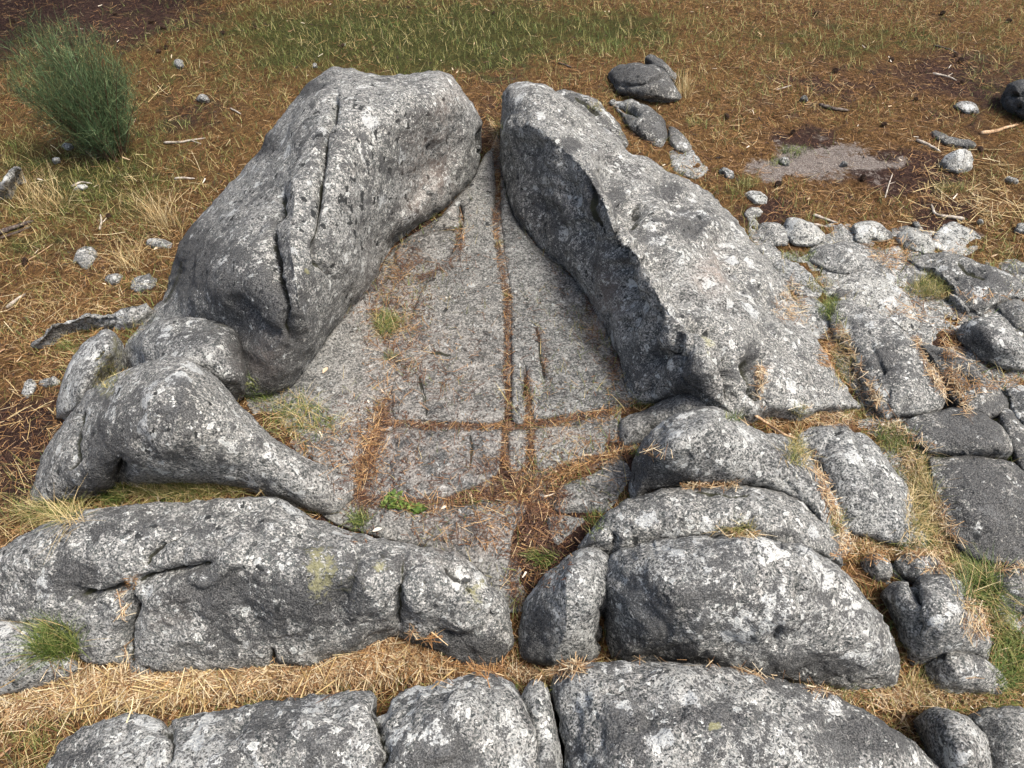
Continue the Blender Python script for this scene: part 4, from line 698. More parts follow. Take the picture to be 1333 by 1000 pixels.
dens = .16 + .9*np.clip(clump(P, 3.1, 9.5)+.1, 0, 1) + 1.5*spots(uv, GREEN)*np.clip(.55+1.6*clump(P, 6, 2.5), .05, 1.3) - .6*spots(uv, GRITS) - .5*spots(uv, SOIL)
P1 = P[rng.random(len(P)) < np.clip(dens, .01, 1)]
k = int(len(P1)*.45)
tag(strands('short_grass', [blade_batch(P1[:k], .045, .0023, .9)], GRASS), 'short green grass coming up through the pine needles', 'grass', kind='stuff')
tag(strands('yellowing_grass', [blade_batch(P1[k:], .06, .0021, 1.0)], GRASS_MIX), 'yellowing thin grass mixed into the short green grass', 'grass', kind='stuff')
DRY = [(160,250,60,30,.8),(210,270,40,50,1),(130,360,90,60,.8),(60,300,60,40,.6),(40,400,60,60,.6),(540,45,90,14,.5),(1250,190,60,30,.4),(1300,240,50,30,.8),(1240,265,40,20,.7),(1060,130,80,20,.3),(60,470,60,40,.6),(30,600,30,50,.5),(910,120,10,20,.7),(1010,95,50,20,.35),(1180,350,30,20,.3),(350,60,60,30,.3),(40,650,40,40,.8)]
U, V = open_ground(46000, 1.0); P = ground_pts(U, V); uv = np.column_stack([U, V])
P1 = P[rng.random(len(P)) < np.clip(.06+.4*np.clip(clump(P, 4, 3.5), 0, 1)+.9*spots(uv, DRY)-.5*spots(uv, SOIL), .01, 1)]
tag(strands('dry_grass', [blade_batch(P1, .06, .0015, 1.4, 3, .9)], GRASS_DRY), 'straw-coloured dry grass lying over the ground left and right of the stones', 'grass', kind='stuff')
# bits of bark and wood
U, V = open_ground(2600, 1.0); P = ground_pts(U, V); Nn = np.tile([0, 0, 1.], (len(P), 1))
tag(strands('bark_crumbs', [needle_batch(P, Nn, .022, .007, .006, .25)], CONE, smooth=False), 'dark crumbs of bark and cone scales among the needles', 'litter', kind='stuff')
P = P[:700]; P = P+rng.normal(0, .05, P.shape)*[1, 1, 0]; P[:, 2] = ground_z(P[:, 0], P[:, 1])+.008; Nn = np.tile([0, 0, 1.], (len(P), 1))
tag(strands('pale_chips', [needle_batch(P, Nn, .03, .005, .006, .25)], LEAF), 'pale splinters and leaf scraps among the needles', 'litter', kind='stuff')

# ------------------------------------------------------------------ litter caught on and between the stones
def along(path, width, n):
    L = np.asarray(path, float); d = np.hypot(*np.diff(L, axis=0).T); s = np.concatenate([[0], np.cumsum(d)]); t = rng.random(n)*s[-1]
    P = np.column_stack([np.interp(t, s, L[:, 0]), np.interp(t, s, L[:, 1])]); return P + rng.normal(0, width*.5, P.shape)
def blob(u, v, ru, rv, n):
    r = np.sqrt(rng.random(n))*1.0; a = rng.uniform(0, 2*math.pi, n); r = r*(1+.25*np.sin(3*a+u)); return np.column_stack([u+ru*r*np.cos(a), v+rv*r*np.sin(a)])
def litter(name, label, areas, mat, Lm=.05, Wm=.0015, heap=.012, tilt=.2, align=None, cat='pine needles', keepn=.45, parent=None):
    UV = np.vstack(areas); P, N = cast(UV[:, 0], UV[:, 1]); k = N[:, 2] > keepn; P, N = P[k], N[k]
    N2 = unit(N*.5+np.array([0, 0, .5])); o = strands(name, [needle_batch(P, N2, Lm, Wm, .004, tilt, heap, align)], mat)
    tag(o, label, cat, kind='stuff'); return o
chan = [(640,176),(648,215),(650,250),(646,300),(652,340),(660,385),(661,430),(660,480),(661,545),(657,600)]
A1 = [along(chan, 5, 1500), along([(686,485),(690,520),(691,560),(692,612)], 4.5, 420), along([(505,553),(560,556),(620,556),(660,556),(700,553),(760,544),(815,533)], 5, 1100), along([(700,425),(708,455),(713,505)], 4, 120),
      along([(505,520),(495,560),(480,600),(470,640),(475,670)], 12, 1100), along([(480,655),(560,655),(640,642),(700,625),(760,607),(815,587)], 7, 1300), blob(690, 640, 55, 22, 900), blob(640, 610, 30, 14, 160), blob(700, 690, 26, 40, 800), along([(672,700),(668,740),(672,790)], 9, 450),
      blob(585, 690, 60, 22, 260), blob(610, 640, 80, 30, 260), blob(560, 575, 60, 30, 110), blob(560, 500, 50, 30, 200), blob(520, 430, 40, 60, 450), along([(598,305),(600,330),(580,350),(545,365)], 5, 260), blob(535, 345, 30, 24, 420), blob(500, 395, 26, 40, 500),
      along([(762,385),(770,420),(775,450)], 7, 160), blob(800, 475, 8, 26, 160), blob(600, 400, 60, 90, 120), blob(720, 420, 60, 100, 60), blob(820, 528, 22, 7, 160), blob(655, 470, 120, 140, 200)]
A1 = [a[:int(len(a)*(.36 if i in (9, 10, 11, 12, 13, 21, 22, 24) else .55))] for i, a in enumerate(A1)]
litter('floor_needles', 'brown pine needles filling the grooves of the basin floor', A1, NEEDLE_DEEP, .040, .0016, .010)
A2 = [along(chan, 5, 420), along([(690,500),(692,612)], 4, 110), along([(505,553),(660,557),(815,533)], 4, 220), along([(720,622),(760,607),(822,585)], 5, 420), blob(690, 640, 50, 20, 200), blob(510, 440, 40, 70, 260), along([(500,520),(480,600),(465,640)], 12, 380), blob(455, 590, 60, 40, 160), blob(520, 350, 30, 20, 110), blob(640, 690, 60, 30, 160), blob(560, 480, 70, 60, 90), blob(600, 310, 7, 14, 60),blob(560, 660, 60, 14, 160)]
A2 = [a[:int(len(a)*.6)] for a in A2]
litter('floor_needles', 'bright orange-tan pine needles scattered over the basin floor and its grooves', A2, NEEDLE, .05, .0016, .014)
bed = [(-20,935),(60,915),(150,893),(240,897),(330,888),(420,878),(480,862),(540,862),(580,872)]
A3 = [along(bed, 20, 4200), blob(520, 850, 50, 26, 900), blob(480, 875, 50, 16, 600), blob(120, 900, 120, 26, 1200), blob(300, 885, 150, 14, 1500)]
litter('bed_needles', 'thick bed of tan pine needles in the trough along the front left', A3, NEEDLE_PALE, .062, .0020, .035, .3)
A3 = [along(bed, 18, 1500), blob(520, 850, 60, 30, 1200), blob(620, 875, 50, 8, 160)]
litter('bed_needles', 'rusty pine needles mixed into the thick tan bed along the front left', A3, NEEDLE, .055, .0020, .030, .3)
A4 = [along([(655,872),(700,880),(760,868)], 8, 420), along([(800,858),(880,861),(935,868)], 4, 50), along([(960,874),(1000,879),(1050,888)], 4, 110), blob(1110, 900, 50, 12, 300), along([(1130,905),(1200,905),(1290,905)], 14, 900), blob(990, 500, 5, 24, 160), along([(965,545),(1030,541),(1110,538)], 8, 500), along([(890,633),(960,633)], 4, 260), along([(940,697),(1000,695)], 5, 200),
      along([(1060,600),(1080,660),(1095,700)], 6, 300), along([(1095,708),(1160,715),(1230,722)], 9, 700), along([(1090,430),(1115,480),(1140,530)], 10, 700), along([(1150,545),(1185,600),(1210,660),(1240,720)], 14, 1200), blob(1270, 740, 70, 8, 300), blob(1270, 800, 20, 40, 300), along([(1235,480),(1260,540)],8,200),
      along([(1190,440),(1220,500),(1235,525)], 5, 300), blob(1255, 470, 30, 30, 60), along([(1165,560),(1220,588)],5,60), along([(640,160),(650,200)], 5, 120), blob(1030, 395, 20, 30, 200), blob(850,590,30,6,120), along([(160,772),(165,860)],5,90), blob(1080,550,40,8,150)]
litter('crevice_needles', 'tan and rusty pine needles caught in crevices between the front and right-hand stones', A4, NEEDLE_PALE, .045, .0018, .012, .25)
litter('crevice_needles', 'rust-red pine needles in hollows among the slabs on the right', [blob(1080,460,12,26,200), blob(1180,400,30,16,80), blob(1240,450,16,20,160), blob(1280,500,60,10,120), blob(1160,330,30,20,250), blob(1130,720,40,10,300), blob(1270,385,60,6,0+60)], NEEDLE, .045, .0018, .010, .2)
litter('dust_specks', 'crumbled brown needle dust lying on the basin floor', [blob(600, 600, 170, 90, 600), blob(640, 420, 150, 150, 450), blob(480, 600, 60, 90, 700), blob(690, 670, 60, 90, 1000), blob(520, 400, 60, 90, 700)], NEEDLE_DEEP, .012, .0025, .003, .1, cat='litter')

tag(strands('straw', [needle_batch(*(lambda q: (q, np.tile([0, 0, 1.], (len(q), 1))))(ground_pts(*blob(150, 380, 190, 260, 380).T)), .14, .0022, .012, .12), needle_batch(*(lambda q: (q, np.tile([0, 0, 1.], (len(q), 1))))(ground_pts(*blob(1270, 250, 90, 60, 300).T)), .12, .002, .012, .12)], GRASS_DRY), 'long straw stalks lying flat over the ground left of the stones', 'straw', kind='stuff')
litter('bed_straw', 'long pale straw stalks lying across the needle bed at the front left', [along(bed, 22, 260), blob(130, 905, 120, 22, 160), blob(240, 890, 60, 16, 120)], GRASS_DRY, .13, .0024, .04, .2, cat='straw')
# ------------------------------------------------------------------ grass tufts and moss cushions, each a plant of its own
def tuft(label, u, v, ru, rv, n, h, mat, lean=.5, w=.0017, name='grass_tuft', curl=.6, group=None, dirn=None, mat2=None, n2=0, h2=None, cat='grass tuft'):
    UV = blob(u, v, ru, rv, n); P, N = cast(UV[:, 0], UV[:, 1]); k = P[:, 2] < np.percentile(P[:, 2], 96); P = P[k]
    org = np.array([P[:, 0].mean(), P[:, 1].mean(), np.percentile(P[:, 2], 10)])
    o = bpy.data.objects.new(name, None); scene.collection.objects.link(o); o.location = org; tag(o, label, cat, group); org = Vector(org)
    tag(strands('blades' if mat is not GRASS_DRY else 'dry_blades', [blade_batch(P, h, w, lean, 3, curl, dirn)], mat, o, org), kind='stuff')
    if mat2:
        UV = blob(u, v, ru*1.1, rv*1.1, n2); P, N = cast(UV[:, 0], UV[:, 1]); N2 = np.tile([0, 0, 1.], (len(P), 1))
        tag(strands('dead_blades', [blade_batch(P, h2 or h, w, lean*1.8, 3, 1.0)], mat2, o, org), kind='stuff')
    return o
tuft('bright green grass tuft on the basin floor at the left', 505, 425, 17, 15, 420, .045, GRASS, .6, mat2=GRASS_DRY, n2=140, h2=.05)
tuft('tiny green tuft below the bright one on the basin floor', 508, 466, 9, 6, 90, .025, GRASS, .8)
tuft('sparse mixed green and straw tuft between the cone-shaped boulder and the basin floor', 390, 543, 40, 26, 420, .045, GRASS, 1.0, mat2=GRASS_DRY, n2=190, h2=.06)
tuft('darker green tuft within the straw at the foot of the dome', 345, 518, 16, 8, 160, .035, GRASS, .7)
tuft('vivid green little tuft at the front edge of the basin floor', 468, 678, 11, 11, 260, .032, GRASS, .7)
tuft('bushy green tuft growing in a hollow at the lower left edge', 75, 840, 28, 22, 1100, .075, GRASS, .55, .0019, mat2=GRASS_DRY, n2=60, h2=.10)
tuft('small green tuft in the floor groove, upper one', 650, 318, 5, 5, 90, .02, GRASS_MIX, .8)
tuft('small green tuft in the floor groove, lower one', 659, 385, 5, 4, 80, .018, GRASS_MIX, .8)
tuft('green moss and grass at the top end of the floor groove', 648, 170, 8, 14, 160, .03, GRASS_MIX, .8)
tuft('thin dark green tuft leaning from the shaded slab by the drain', 712, 728, 20, 10, 170, .05, GRASS, .8, .002, dirn=(-.8, -.3))
tuft('green fringe of grass at the left foot of the shelf boulder', 775, 680, 14, 14, 120, .03, GRASS, .8)
tuft('small green tuft where the groove meets the ridge foot', 828, 590, 6, 6, 80, .02, GRASS, .9)
tuft('dark mossy tuft at the foot of the ridge wall', 835, 526, 14, 6, 110, .03, GRASS, 1.0)
tuft('dry yellow-green grass strip behind the long front boulder', 235, 640, 80, 8, 1100, .045, GRASS_MIX, .8, mat2=GRASS_DRY, n2=350)
tuft('green tuft at the left end of the grass strip behind the long front boulder', 150, 648, 22, 8, 300, .045, GRASS, .8)
tuft('pale tangled grass left of the cone-shaped boulder foot', 80, 668, 35, 14, 420, .07, GRASS_MIX, 1.0, mat2=GRASS_DRY, n2=200)
tuft('mossy yellow-green band between the crusty rock and the cone-shaped boulder', 138, 487, 16, 24, 520, .018, GRASS_MIX, .8)
tuft('small green tuft at the foot of the squat block', 330, 505, 8, 14, 100, .03, GRASS, .7)
tuft('dry grass clump on the edge of the shelf boulder', 960, 690, 22, 6, 220, .035, GRASS_MIX, .8, mat2=GRASS_DRY, n2=80)
tuft('small green tuft beside the tan twig at the ridge foot', 955, 545, 10, 5, 110, .03, GRASS, .7)
tuft('yellow-green tuft at the lower end of the ridge, left one', 1040, 537, 9, 7, 130, .03, GRASS_MIX, .7)
tuft('yellow-green tuft at the lower end of the ridge, right one', 1112, 540, 14, 9, 170, .03, GRASS_MIX, .7)
tuft('mixed grass between the leaning slab and the pale split slab', 1036, 590, 14, 20, 320, .035, GRASS_MIX, .7, mat2=GRASS_DRY, n2=120)
tuft('dry mossy grass at the lower tip between the leaning and split slabs', 1088, 682, 9, 18, 220, .03, GRASS_MIX, .8)
tuft('bright green tuft at the top of the grassy joint right of the split slab', 1165, 575, 22, 14, 480, .045, GRASS, .7)
tuft('long strip of straw-coloured grass in the joint right of the split slab', 1200, 655, 18, 50, 900, .05, GRASS_MIX, .9, mat2=GRASS_DRY, n2=700, h2=.055)
tuft('green patch of grass under the tip of the split slab', 1185, 712, 42, 8, 520, .03, GRASS, .8)
tuft('mossy small tuft above the knob of rock', 1120, 712, 18, 6, 170, .025, GRASS_MIX, .8)
tuft('dark green arching grass behind the knobbly boulder', 1275, 768, 24, 26, 620, .08, GRASS, .9, .002, mat2=GRASS_DRY, n2=120)
tuft('orange-tinted moss tuft between slabs above the knobbly boulder', 1243, 735, 12, 10, 170, .035, GRASS_MIX, .8)
tuft('dark grass and moss filling the right edge behind the oval stone', 1310, 860, 24, 45, 800, .05, GRASS, .9)
tuft('brownish grass right of the knobbly boulder', 1295, 810, 14, 24, 260, .05, GRASS_MIX, 1.0)
tuft('mossy green fringe below the smooth oval stone', 1275, 910, 45, 8, 320, .022, GRASS, .9)
tuft('pale dead tangle between the pale front boulder and the oval stone', 1195, 895, 20, 10, 320, .04, GRASS_DRY, 1.2)
tuft('yellow-green clump of grass among the slabs at the right', 1212, 376, 27, 16, 900, .045, GRASS_MIX, .8, mat2=GRASS_DRY, n2=120)
tuft('green tuft at the head of the whale-backed slab', 1080, 405, 12, 16, 330, .04, GRASS, .7)
tuft('dry grassy strip down the left side of the whale-backed slab', 1100, 470, 14, 40, 320, .03, GRASS_MIX, .9, mat2=GRASS_DRY, n2=160)
tuft('short green grass beside the pale low slab', 1040, 335, 22, 7, 220, .03, GRASS, .8)
tuft('thin grass by the broad hummock of bedrock', 1065, 372, 20, 8, 170, .03, GRASS_MIX, .8)
tuft('low green tuft on the upper edge of the gritty patch', 1033, 198, 18, 7, 260, .035, GRASS, .8)
tuft('low green tuft left of the gritty patch, next to a blue-grey stone', 1012, 212, 12, 5, 120, .03, GRASS, .8)
tuft('green tuft above the upper white stone by the ridge foot', 970, 240, 16, 8, 220, .035, GRASS_MIX, .8)
tuft('small green tuft behind the black triangular rock', 905, 160, 14, 6, 160, .035, GRASS_MIX, .8)
tuft('pale dry tuft right of the dark faceted boulder', 892, 120, 8, 12, 160, .09, GRASS_DRY, .3)
tuft('yellow-green tuft below the bleached white stone', 1235, 248, 26, 7, 260, .04, GRASS_MIX, .9)
tuft('tuft of tall pale dry grass against the left flank of the dome', 215, 290, 24, 14, 230, .15, GRASS_DRY, .6, .0016)
tuft('loose dry grass tangle at the left edge above the dark stick', 55, 262, 45, 20, 260, .13, GRASS_DRY, .9, .0016)
tuft('fan of dry stalks leaning by the whitish flat stone', 172, 345, 22, 10, 110, .13, GRASS_DRY, .8, .0016)
tuft('small green tuft above the pair of bluish stones', 88, 452, 14, 6, 170, .03, GRASS, .8)
tuft('green grass patch behind the dark faceted boulder', 800, 66, 34, 12, 420, .05, GRASS, .7)
tuft('low moss on the rubbly rock behind the ridge', 778, 140, 14, 6, 170, .02, GRASS_MIX, .8)
tuft('small moss fringe in the cleft of the bottom boulders, right one', 715, 893, 6, 6, 120, .012, GRASS_MIX, .8, name='moss_cushion', cat='moss')
tuft('small moss fringe in the cleft of the bottom boulders, left one', 675, 893, 6, 7, 100, .012, GRASS, .8, name='moss_cushion', cat='moss')
tuft('moss under the bottom left corner rock ledge', 40, 960, 30, 12, 300, .02, GRASS_MIX, .9, name='moss_cushion', cat='moss')
tuft('reddish moss in the crack junction of the long front boulder', 172, 758, 8, 10, 150, .014, NEEDLE, .8, name='moss_cushion', cat='moss')
# leafy weeds in the basin
def weed(label, u, v, n, r):
    UV = blob(u, v, r, r*.6, n); P, N = cast(UV[:, 0], UV[:, 1]); org = P.mean(0); n = len(P); az = rng.uniform(0, 6.28, n); D = unit(np.stack([np.cos(az), np.sin(az), rng.uniform(.2, .9, n)], -1)); W = unit(np.cross(D, [0, 0, 1.]))
    L = rng.uniform(.010, .018, n); B = P+np.array([0, 0, .012])*rng.random(n)[:, None]; t = np.array([0, .5, 1.]); hw = np.array([.15, .42, .06])
    C = B[:, None]+D[:, None]*(L[:, None]*t)[..., None]; wv = W[:, None]*(L[:, None]*hw)[..., None]; Vv = np.stack([C-wv, C+wv], 2).reshape(-1, 3)
    q = np.array([[0, 1, 3, 2], [2, 3, 5, 4]]); F = (q[None]+(np.arange(n)*6)[:, None, None]).reshape(-1, 4)
    me = mesh_np('leafy_weed', Vv-org, F, GRASS, smooth=False, attrs={'rnd': np.repeat(rng.uniform(0, .7, n), 6)}); tag(link('leafy_weed', me, None, org), label, 'weed')
weed('leafy green weed on brown litter at the basin front, beside the vivid tuft', 515, 655, 170, 16)
weed('tiny leafy weed right of the larger one at the front of the basin floor', 542, 664, 70, 9)

# ------------------------------------------------------------------ the broom bush
def broom():
    z0 = float(ground_hit(152, 204)); base = unproj(152, 204, z0); base = np.asarray(base).ravel()
    root = bpy.data.objects.new('broom_bush', None); scene.collection.objects.link(root); root.location = base
    tag(root, 'wispy dark green broom bush standing at the upper left', 'bush')
    ns = 64; az = rng.uniform(0, 6.28, ns); r = np.sqrt(rng.random(ns)); tip = np.stack([-.08+.36*r*np.cos(az), .04+.24*r*np.sin(az), .38+.40*rng.random(ns)-.18*r], -1)
    b0 = np.stack([.05*np.cos(az), .05*np.sin(az), np.zeros(ns)-.02], -1); D = tip-b0; L = np.linalg.norm(D, axis=1); D = D/L[:, None]
    W = unit(np.cross(D, rng.normal(size=(ns, 3)))); bend = -D*0+np.stack([0*az, 0*az, 0*az], -1)
    curve = unit(np.stack([np.cos(az), np.sin(az), 0*az], -1))*(-.10*L)[:, None]
    C1 = lambda t, i: b0[i]+D[i]*(L[i]*t)[:, None]+curve[i]*(4*t*(1-t)*.5)[:, None]
    t = np.linspace(0, 1, 7); V, F, off = [], [], 0
    for i in range(ns):
        ii = np.full(7, i); C = C1(t, ii); rad = .0035*(1-.75*t)+.0008
        e1 = W[i]; e2 = np.cross(D[i], e1); ring = [e1, -.5*e1+.87*e2, -.5*e1-.87*e2]
        V.append(np.stack([C+rad[:, None]*q for q in ring], 1).reshape(-1, 3))
        for k in range(6):
            for j in range(3): F.append([off+k*3+j, off+k*3+(j+1) % 3, off+k*3+3+(j+1) % 3, off+k*3+3+j])
        off += 21
    me = mesh_np('stem', np.vstack(V), np.array(F), CONE, attrs={'rnd': np.repeat(rng.uniform(.4, 1, ns), 21)}); o = link('stem', me); o.parent = root; tag(o, kind='stuff')
    n = 9500; i = rng.integers(0, ns, n); tt = rng.uniform(.10, 1.05, n)**.8; P = C1(tt, i)+rng.normal(0, .018, (n, 3))
    up = np.array([0, 0, 1.]); a = rng.normal(size=(n, 3))*.5; Dd = unit(D[i]*.12+up*.75+a*1.1); Ls = rng.uniform(.04, .13, n)*(1-.3*tt); Wd = unit(np.cross(Dd, rng.normal(size=(n, 3))))
    v, f, m = ribbons(P, Dd, Wd, Ls, np.full(n, .0015)*rng.uniform(.8, 1.3, n), 2, Wd*(rng.normal(0, .014, n))[:, None]+up*.01, .4)
    n2 = 2400; q = rng.normal(size=(n2, 3)); q = unit(q)*(rng.random(n2)**.45)[:, None]; q *= (1+.5*fbm(q*2.2+4, 2))[:, None]; P2 = q*[.25, .21, .31]+[-.06, .02, .36]; P2[:, 0] *= .55+.75*np.clip(P2[:, 2]/.5, 0, 1)
    D2 = unit(rng.normal(size=(n2, 3))*.45+q*.35+up); W2 = unit(np.cross(D2, rng.normal(size=(n2, 3)))); v2, f2, _ = ribbons(P2, D2, W2, rng.uniform(.05, .14, n2), np.full(n2, .0015), 2, W2*(rng.normal(0, .014, n2))[:, None], .4)
    f = np.vstack([f, f2+len(v)]); v = np.vstack([v, v2]); n += n2
    me = mesh_np('foliage', v, f, BROOM, smooth=False, attrs={'rnd': np.repeat(rng.random(n), m)}); o = link('foliage', me); o.parent = root; tag(o, kind='stuff')
broom()

# ------------------------------------------------------------------ sticks
def tube(name, path, radius, mat, label, cat='stick', side=(), hz=.0, par=None):
    """path: surveyed (u,v[,height above what is there])"""
    U = [q[0] for q in path]; V = [q[1] for q in path]; P, N = cast(U, V)
    P = P + np.array([[0, 0, radius*.8+(q[2] if len(q) > 2 else 0)] for q in path]); T = np.linspace(0, len(P)-1, (len(P)-1)*5+1)
    C = np.column_stack([np.interp(T, range(len(P)), P[:, j]) for j in range(3)]); 
    for _ in range(2): C[1:-1] = (C[:-2]+2*C[1:-1]+C[2:])/4
    C += .25*radius*fbm(C*40, 2)[:, None]; org = C.mean(0); tn = unit(np.gradient(C, axis=0)); e1 = unit(np.cross(tn, [0, 0.1, 1.])); e2 = np.cross(tn, e1); k = 8
    rr = radius*(1-.45*np.linspace(0, 1, len(C)))*(1+.18*perlin(C*60)); rr[0] *= .6; rr[-1] *= .4; an = np.linspace(0, 2*math.pi, k, endpoint=False)
    Vv = np.stack([C+rr[:, None]*(math.cos(a)*e1+math.sin(a)*e2) for a in an], 1).reshape(-1, 3); F = []
    for i in range(len(C)-1):
        for j in range(k): F.append([i*k+j, i*k+(j+1) % k, (i+1)*k+(j+1) % k, (i+1)*k+j])
    e = len(Vv); Vv = np.vstack([Vv, C[:1], C[-1:]]); 
    for j in range(k): F.append([e, (j+1) % k, j, j]); F.append([e+1, (len(C)-1)*k+j, (len(C)-1)*k+(j+1) % k, (len(C)-1)*k+(j+1) % k])
    F = [f for f in F]; me = bpy.data.meshes.new(name); me.from_pydata((Vv-org).tolist(), [], [tuple(dict.fromkeys(f)) for f in F]); me.materials.append(mat)
    for p in me.polygons: p.use_smooth = True
    o = link(name, me, par, org)
    if par is None: tag(o, label, cat)
    for s in side: tube('side_branch', s[0], s[1], mat, None, par=o)
    return o
tube('fallen_stick', [(1192,184),(1208,190),(1224,200)], .010, TWIG, 'straight bleached stick pointing at the white stone from the left')
tube('fallen_stick', [(1276,175),(1295,173),(1308,168),(1325,164)], .011, TWIG_TAN, 'tan stick lying right of the white stone, near the right edge')
tube('fallen_stick', [(1255,287),(1235,284),(1216,281),(1212,268)], .009, TWIG, 'bent bleached stick with an elbow lying above the sandy worn patch')
tube('fallen_stick', [(1058,281),(1072,286),(1090,292)], .008, TWIG, 'pale stick just above the notched lump of bedrock, left of two', side=())
tube('fallen_stick', [(1060,293),(1070,295),(1076,297)], .006, TWIG, 'short pale stick right of the bright rounded hump')
tube('fallen_stick', [(980,543,.008),(1000,557,.012),(1018,569,.01),(1038,574,.004)], .0055, TWIG_TAN, 'curved tan twig resting on the slabs below the ridge end')
tube('fallen_stick', [(-25,316),(10,302),(45,290)], .016, TWIG_DARK, 'thick dark stick lying at the left edge', side=[([(0,312),(25,303),(42,296)], .008)])
tube('fallen_stick', [(10,402),(22,392),(34,384)], .009, TWIG, 'short thick bleached stick at the far left below the dark one')
tube('fallen_stick', [(214,187),(232,187),(244,185),(268,181)], .008, TWIG, 'pale stick behind the dome, upper left', side=[([(250,184),(262,188)], .004)])
tube('fallen_stick', [(228,234),(240,233),(254,234)], .008, TWIG, 'stubby pale stick between the bush and the dome')
tube('fallen_stick', [(94,244),(106,238),(120,240)], .007, TWIG, 'small crooked bleached stick below the bush')
tube('fallen_stick', [(300,142),(308,146),(314,150)], .006, TWIG, 'short pale twig upper left of the dome top')
tube('fallen_stick', [(727,83),(738,86),(744,89)], .006, TWIG_DARK, 'short dark twig in the green grass behind the ridge')
tube('fallen_stick', [(1066,138),(1085,144),(1105,146)], .012, TWIG_DARK, 'dark rotten stick in the needles at the upper right')
tube('fallen_stick', [(1214,97),(1230,100),(1245,106)], .008, TWIG, 'pale forked twig at the upper right', side=[([(1232,101),(1240,96)], .004)])
tube('fallen_stick', [(1268,747),(1290,746),(1315,742),(1345,738)], .0045, TWIG_TAN, 'long thin twig lying along the joint at the right edge')
tube('fallen_stick', [(1152,258),(1157,240),(1162,226)], .004, TWIG, 'thin grey twig in dark soil left of the bent stick', side=[([(1157,240),(1166,237)], .002)])
tube('fallen_stick', [(130,300),(133,290),(131,280)], .006, TWIG, 'short bleached twig standing out left of the dome')
tube('fallen_stick', [(20,348),(45,335),(70,318)], .004, TWIG_TAN, 'thin tan twig slanting across the needles at the left')
tube('fallen_stick', [(1010,118),(1024,114),(1030,112)], .005, TWIG, 'tiny pale twig in the orange needles, top right')
tube('fallen_stick', [(1215,60),(1232,64),(1246,70)], .006, TWIG_DARK, 'small dark twig near the top right corner')
tube('fallen_stick', [(90,905,.01),(110,880,.03),(135,868,.05)], .0022, TWIG_TAN, 'thin straw-coloured stalk rising from the needle bed by the lower left tuft', cat='stalk')

# ------------------------------------------------------------------ pine cones
def cone_mesh():
    V, F = [], []; n = 11
    for k in range(n*5):
        t = (k+.5)/(n*5); a = k*2.39996; rad = .020*math.sin(math.pi*(.12+.83*t))**.8; z = -.026+.056*t; d = np.array([math.cos(a), math.sin(a), 0]); s = np.array([-d[1], d[0], 0]); b0 = d*rad*.45+[0, 0, z]
        tp = d*rad*1.15+[0, 0, z+.004]; i = len(V); w = .0075*(1-.4*t)
        V += [b0-s*w*.6, b0+s*w*.6, tp+s*w-[0, 0, .002], tp-s*w-[0, 0, .002], tp+[0, 0, .003]+d*.001]; F += [[i, i+1, i+2, i+3], [i+3, i+2, i+4], [i, i+3, i+4], [i+1, i+4, i+2]]
    m = 8
    for r, z in ((.004, -.028), (.011, -.014), (.012, .005), (.003, .028)): 
        for j in range(m): V.append(np.array([r*math.cos(j*6.283/m), r*math.sin(j*6.283/m), z]))
    e = len(V)-4*m
    for q in range(3):
        for j in range(m): F.append([e+q*m+j, e+q*m+(j+1) % m, e+(q+1)*m+(j+1) % m, e+(q+1)*m+j])
    me = bpy.data.meshes.new('pine_cone'); me.from_pydata([tuple(v) for v in V], [], F); me.materials.append(CONE)
    at = me.attributes.new('rnd', 'FLOAT', 'POINT'); at.data.foreach_set('value', rng.random(len(V)).astype(np.float32)); return me
CM = cone_mesh()
cones = [(31,344),(142,284),(20,30),(95,60),(200,30),(212,38),(290,45),(330,38),(150,20),(28,120),(205,70),(218,64),(1160,80),(1245,75),(1252,82),(1190,132),(1150,165),(1030,175),(945,155),(1310,30),(1225,20),(1060,20),(1120,235),(1012,243),(1273,198),(1240,720),(1255,110),(1090,95),(640,20),(445,62)]
for i, (u, v) in enumerate(cones):
    P, N = cast([u+rng.uniform(-3, 3)], [v])
    o = bpy.data.objects.new('pine_cone', CM); scene.collection.objects.link(o); o.location = P[0]+np.array([0, 0, .015]); o.rotation_euler = (rng.uniform(1.1, 1.9), rng.uniform(-.3, .3), rng.uniform(0, 6.28)); o.scale = [rng.uniform(.45, .8)]*3
    lab = 'small dark pine cone lying loose on the needle-covered ground'
    if i == 0: lab = 'dark pine cone near the left edge, above the short thick stick'
    if i == 1: lab = 'dark pine cone in litter between the bush and the dome'
    if (u, v) == (1240, 720): lab = 'pine cone wedged in the grassy joint by the large flat dark slab'
    tag(o, lab, 'pine cone', 'pine cones scattered on the ground')

# ------------------------------------------------------------------ fallen leaves and pebbles in the basin
def leaf(label, u, v, s, rz, kind=0):
    P, N = cast([u], [v]); t = np.linspace(0, 1, 7); hw = .5*s*.42*np.sin(math.pi*np.clip(t*.93+.05, 0, 1))**.8; x = (t-.5)*s; zz = .10*s*np.sin(t*3.1)
    V = np.vstack([np.column_stack([x, hw, zz+.10*s]), np.column_stack([x, 0*x, zz]), np.column_stack([x, -hw, zz+.06*s])]); F = [[i, i+1, i+8, i+7] for i in range(6)]+[[i+7, i+8, i+15, i+14] for i in range(6)]
    me = mesh_np('fallen_leaf', V, np.array(F), LEAF, attrs={'rnd': np.full(21, kind)}); o = link('fallen_leaf', me, None, P[0]+N[0]*.006); o.rotation_euler = (rng.normal(0, .15), rng.normal(0, .15), rz); tag(o, label, 'leaf')
leaf('white curled leaf beside the vivid green tuft at the basin front', 492, 691, .030, .3, 1.0)
leaf('tan leaf caught at the foot of the squat block', 424, 484, .035, 1.2, .6)
